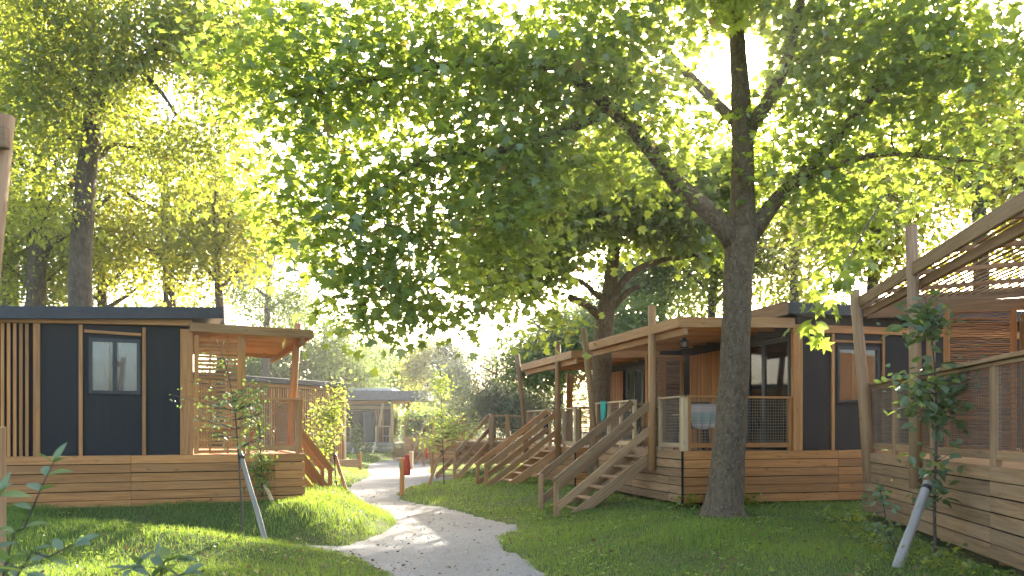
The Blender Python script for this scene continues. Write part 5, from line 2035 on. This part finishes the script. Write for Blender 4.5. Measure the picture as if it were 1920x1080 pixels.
Yf = 3.6
bs0 = gpt(-10, Yf)
shrub('blurred shrub with pale blue-green leaves in the lower left corner', bs0,
      [[bs0, P(10, 1060, Yf), P(45, 990, Yf), P(75, 920, Yf), P(100, 868, Yf)], [bs0, P(-20, 1000, 3.3), P(0, 930, 3.3)], [bs0, P(30, 1085, 3.4), P(90, 1045, 3.4), P(140, 1020, 3.4)], [bs0, P(0, 1100, 3.3), P(50, 1075, 3.2)]],
      81, .10, .046, M['leaf_blue'], M['leaf_bright'])
bs1 = gpt(300, 5.0)
bs1.z = at(300, 1130, 5.0).z
shrub('broad-leaved low plant at the bottom edge left of the path', bs1,
      [[bs1, P(285, 1085, 5), P(262, 1062, 5), P(248, 1068, 4.9)], [bs1, P(300, 1080, 5), P(312, 1050, 5), P(335, 1048, 4.95)], [bs1, P(320, 1090, 4.9), P(345, 1075, 4.9)], [bs1, P(305, 1090, 5.1), P(300, 1055, 5.1)]],
      82, .125, .06, M['leaf_blue'], M['leaf_bright'])

# the plane twig hanging low before the lodge front
def hang():
    rg = random.Random(5)
    pr = [o_ for o_ in COL.objects if o_.name == 'plane_tree'][0]
    Yh = 11.6
    pts = [P(1650, 380, 13.2), P(1600, 470, 12.3), P(1560, 540, 11.8), P(1530, 590, Yh), P(1500, 620, Yh - .1)]
    cp, cr = catmull([np.array(p) for p in pts], [.014, .011, .008, .005, .003], .1)
    b = MB()
    base = pr.location
    b.tube([Vector(p) - base for p in cp], list(cr), 6, False)
    tw = b.build('twig', M['bark_plane'], pr, True)
    tv, tt = PLANE_LEAF
    n0 = len(cp)
    for k in range(52):
        j = rg.randint(int(n0 * .45), n0 - 1)
        c = Vector(cp[j]) + Vector((rg.gauss(0, .14), rg.gauss(0, .14), rg.gauss(-.05, .09)))
        V_, F_, nv = leaf_arrays(np.zeros((1, 3)), .24, PLANE_LEAF, tilt=.9, droop=.9, rng=np.random.default_rng(900 + k))
        me = bpy.data.meshes.new('leaf')
        me.from_pydata([tuple(v) for v in V_], [], [tuple(f_) for f_ in tt])
        at_ = me.attributes.new('lv', 'FLOAT', 'POINT')
        at_.data.foreach_set('value', [rg.uniform(.25, .86)] * nv)
        me.materials.append(M['leaf_plane'])
        o_ = bpy.data.objects.new('leaf', me)
        COL.objects.link(o_)
        o_.parent = tw
        o_.location = c - base


hang()

# ------------------------------------------------------------------ grass, gravel stones, weeds
def inside_boxes(x, y):
    m_ = np.zeros(len(x), bool)
    for (O_, ang_, x0, x1, y0, y1) in ((L1.location, AN1, -.02, 6.8, -.02, 5), (L2.location, AN1, -.02, 6.8, -.02, 5), (r0.location, A0, -.02, 6, 0, L0len), (rL.location, AL, -.02, 8, 0, LL - .02), (r2.location, r2.rotation_euler[2], -3, W2, 0, 5)):
        c_, s_ = math.cos(-ang_), math.sin(-ang_)
        dx, dy = x - O_[0], y - O_[1]
        lx_, ly_ = dx * c_ - dy * s_, dx * s_ + dy * c_
        m_ |= (lx_ > x0) & (lx_ < x1) & (ly_ > y0) & (ly_ < y1)
    return m_


rng = np.random.default_rng(123)


def scatter(y0, y1, dens, xlim=None):
    xm = 0.63 * y1 + .6
    n_ = int(2 * xm * (y1 - y0) * dens)
    x = rng.uniform(-xm, xm, n_)
    y = rng.uniform(y0, y1, n_)
    k = (np.abs(x) < .63 * y + .6)
    x, y = x[k], y[k]
    d = path_d(x, y)
    thin = vnoise(np.stack([x, y, x * 0], 1), 1.6, 4.1) + .5 * vnoise(np.stack([x, y, x * 0], 1), 4.3, 1.1)
    keep = (rng.random(len(x)) < np.clip(1.1 + .9 * (thin + .35), .25, 1)) & (d > .03 - .36 * rng.random(len(x)) ** 4) & (np.hypot(x - trunk1[0][0][0], y - Y1) > .5 + .6 * rng.random(len(x)) ** 2) & ~inside_boxes(x, y)
    return x[keep], y[keep], d[keep]


BV, BF, BL = [], [], []
cnt = 0
for (y0, y1, dens, hgt, wid) in ((4.2, 8.5, 1300, .085, .0042), (8.5, 13, 1250, .085, .006), (13, 18, 900, .085, .008), (18, 26, 320, .075, .012), (26, 40, 110, .07, .022), (40, 58, 36, .08, .04)):
    x, y, d = scatter(y0, y1, dens)
    z = gz(x, y)
    n_ = len(x)
    clump = vnoise(np.stack([x, y, x * 0], 1), 2.2, .5)
    clump2 = vnoise(np.stack([x, y, x * 0], 1), 0.7, 2.5)
    left = x < np.interp(y, RA[:, 0], (RA[:, 1] + RA[:, 2]) / 2)
    h = hgt * (0.85 + .5 * clump + .35 * clump2) * rng.uniform(.45, 1.35, n_) * np.where(left, 1.1, .85) * (.55 + .45 * sstep(0, .5, d))
    h = np.maximum(h, .02)
    tall = rng.random(n_) < .006
    h = np.where(tall, h * 1.9, h)
    az = rng.uniform(0, 2 * np.pi, n_)
    lean = rng.uniform(.15, .9, n_) * h
    ax = az + rng.normal(0, .8, n_)
    w = wid * rng.uniform(.7, 1.3, n_)
    base = np.stack([x, y, z - .01], 1)
    sd = np.stack([np.cos(az), np.sin(az), az * 0], 1) * w[:, None] * .5
    ld = np.stack([-np.sin(ax), np.cos(ax), ax * 0], 1)
    mid = base + ld * (lean * .35)[:, None]
    mid[:, 2] += h * .6
    tip = base + ld * lean[:, None]
    tip[:, 2] += h
    V_ = np.stack([base - sd, base + sd, mid + sd * .75, mid - sd * .75, tip], 1).reshape(-1, 3)
    i_ = cnt + np.arange(n_) * 5
    F_ = np.stack([i_, i_ + 1, i_ + 2, i_, i_ + 2, i_ + 3, i_ + 3, i_ + 2, i_ + 4], 1).reshape(-1)
    lv = np.clip(rng.beta(2, 2.4, n_) + .16 * clump2 + .1 * clump, 0, .86)
    lv = np.where(rng.random(n_) < .05, 1.0, lv)
    BV.append(V_)
    BF.append(F_)
    BL.append(np.repeat(lv, 5))
    cnt += n_ * 5
o = npmesh('grass', np.concatenate(BV), np.concatenate(BF), 3, M['grass'], None, np.concatenate(BL))
tag(o, 'lush green lawn grass on both sides of the path', None, None, 'stuff')
print('grass tris', sum(len(f_) for f_ in BF) // 3)

# loose stones on the path
ns_ = 15000
y = 8 + rng.random(ns_) ** 1.6 * 16
x = rng.uniform(-5.5, 1.2, ns_)
k = path_d(x, y) < .06
x, y = x[k], y[k]
n_ = len(x)
oct_v = np.array([(1, 0, 0), (-1, 0, 0), (0, 1, 0), (0, -1, 0), (0, 0, 1), (0, 0, -.6)], float)
oct_f = np.array([(0, 2, 4), (2, 1, 4), (1, 3, 4), (3, 0, 4), (2, 0, 5), (1, 2, 5), (3, 1, 5), (0, 3, 5)])
sz = rng.gamma(1.6, .0034, n_) + .003
V_ = oct_v[None] * (sz[:, None, None] * rng.uniform(.6, 1.25, (n_, 6, 1)) * np.array([1, 1, .7]))
a_ = rng.uniform(0, 6.28, n_)
c_, s_ = np.cos(a_)[:, None], np.sin(a_)[:, None]
V_ = np.stack([V_[:, :, 0] * c_ - V_[:, :, 1] * s_, V_[:, :, 0] * s_ + V_[:, :, 1] * c_, V_[:, :, 2]], 2)
zp = PZ + .012 * wob(x, y, 2.0, .4)
V_ += np.stack([x, y, zp + sz * .25], 1)[:, None, :]
o = npmesh('loose_stones', V_.reshape(-1, 3), (oct_f[None] + (np.arange(n_) * 6)[:, None, None]).reshape(-1), 3, M['stone'])
tag(o, 'loose pale stones strewn over the gravel path', None, None, 'stuff')

# dead leaves and bits on the path and the lawn
ns_ = 2600
y = 8 + rng.random(ns_) ** 1.5 * 20
x = rng.uniform(-6, 4, ns_)
k = ~inside_boxes(x, y) & ((path_d(x, y) > 0) | (rng.random(ns_) < .35))
x, y = x[k], y[k]
z = np.where(path_d(x, y) < 0, PZ + .02, gz(x, y) + .05)
M['leaf_dead'] = leafmat('dead_leaf', (.09, .055, .025), (.22, .14, .06), (.2, .12, .04), .2, .03)
o = leaf_cloud('fallen_leaves', np.stack([x, y, z], 1), .07, ROUND_LITE, M['leaf_dead'], None, None, rng, tilt=.35, droop=0.0)
tag(o, 'brown fallen leaves scattered on path and lawn', None, None, 'stuff')

# broad-leaved weeds in the lawn
wr = np.random.default_rng(19)
wp = []
for k in range(420):
    y_ = 7.5 + 13 * wr.random()
    x_ = wr.uniform(-.6, .6) * y_
    if path_d(np.array([x_]), np.array([y_]))[0] < .05 or inside_boxes(np.array([x_]), np.array([y_]))[0]:
        continue
    n2 = wr.integers(5, 16)
    r_ = wr.uniform(.04, .16)
    xx, yy_ = x_ + wr.normal(0, r_, n2), y_ + wr.normal(0, r_, n2)
    wp.append(np.stack([xx, yy_, gz(xx, yy_) + wr.uniform(.02, .08, n2)], 1))
o = leaf_cloud('lawn_weeds', np.concatenate(wp), .055, OVAL_LEAF, M['leaf_bright'], None, None, wr, droop=.1)
tag(o, 'small broad-leaved weeds dotted through the lawn', None, None, 'stuff')

# weeds at the foot of the right lodges
wp, wr = [], np.random.default_rng(9)
for k in range(60):
    q = wr.random()
    if q < .55:
        p = loc(r0, -.35 - .5 * wr.random(), L0len * wr.random(), 0)
    else:
        p = loc(L1, wr.uniform(-.3, 1.4), wr.uniform(-.25, -.05), 0)
    n2 = 16
    zb = g1(p.x, p.y)
    wp.append(np.stack([p.x + wr.normal(0, .10, n2), p.y + wr.normal(0, .10, n2), zb + wr.uniform(.03, .26, n2)], 1))
o = leaf_cloud('weeds', np.concatenate(wp), .075, OVAL_LEAF, M['leaf_linden'], None, None, wr)
tag(o, 'leafy weeds growing along the foot of the lodges', None, None, 'stuff')

# ------------------------------------------------------------------ haze: one closed box of thin air
HZ = 0.0006
hb = MB()
hb.box((-420, -80, -2.0), (420, 420, 30))
ho = hb.build('haze', [], None)
hm, hn, hout = mat('haze_air')
pv = N(hn, 'ShaderNodeVolumePrincipled')
pv.inputs['Color'].default_value = (0.98, 0.97, 0.94, 1)
pv.inputs['Density'].default_value = HZ
pv.inputs['Anisotropy'].default_value = 0.60
hn.links.new(pv.outputs[0], hout.inputs['Volume'])
ho.data.materials.append(hm)
tag(ho, 'thin sunlit haze filling the air', None, None, 'stuff')
print('objects', len(bpy.data.objects), 'tris', sum(sum(max(1, p.loop_total - 2) for p in o_.data.polygons) if len(o_.data.polygons) < 5000 else len(o_.data.polygons) for o_ in bpy.data.objects if o_.type == 'MESH'))
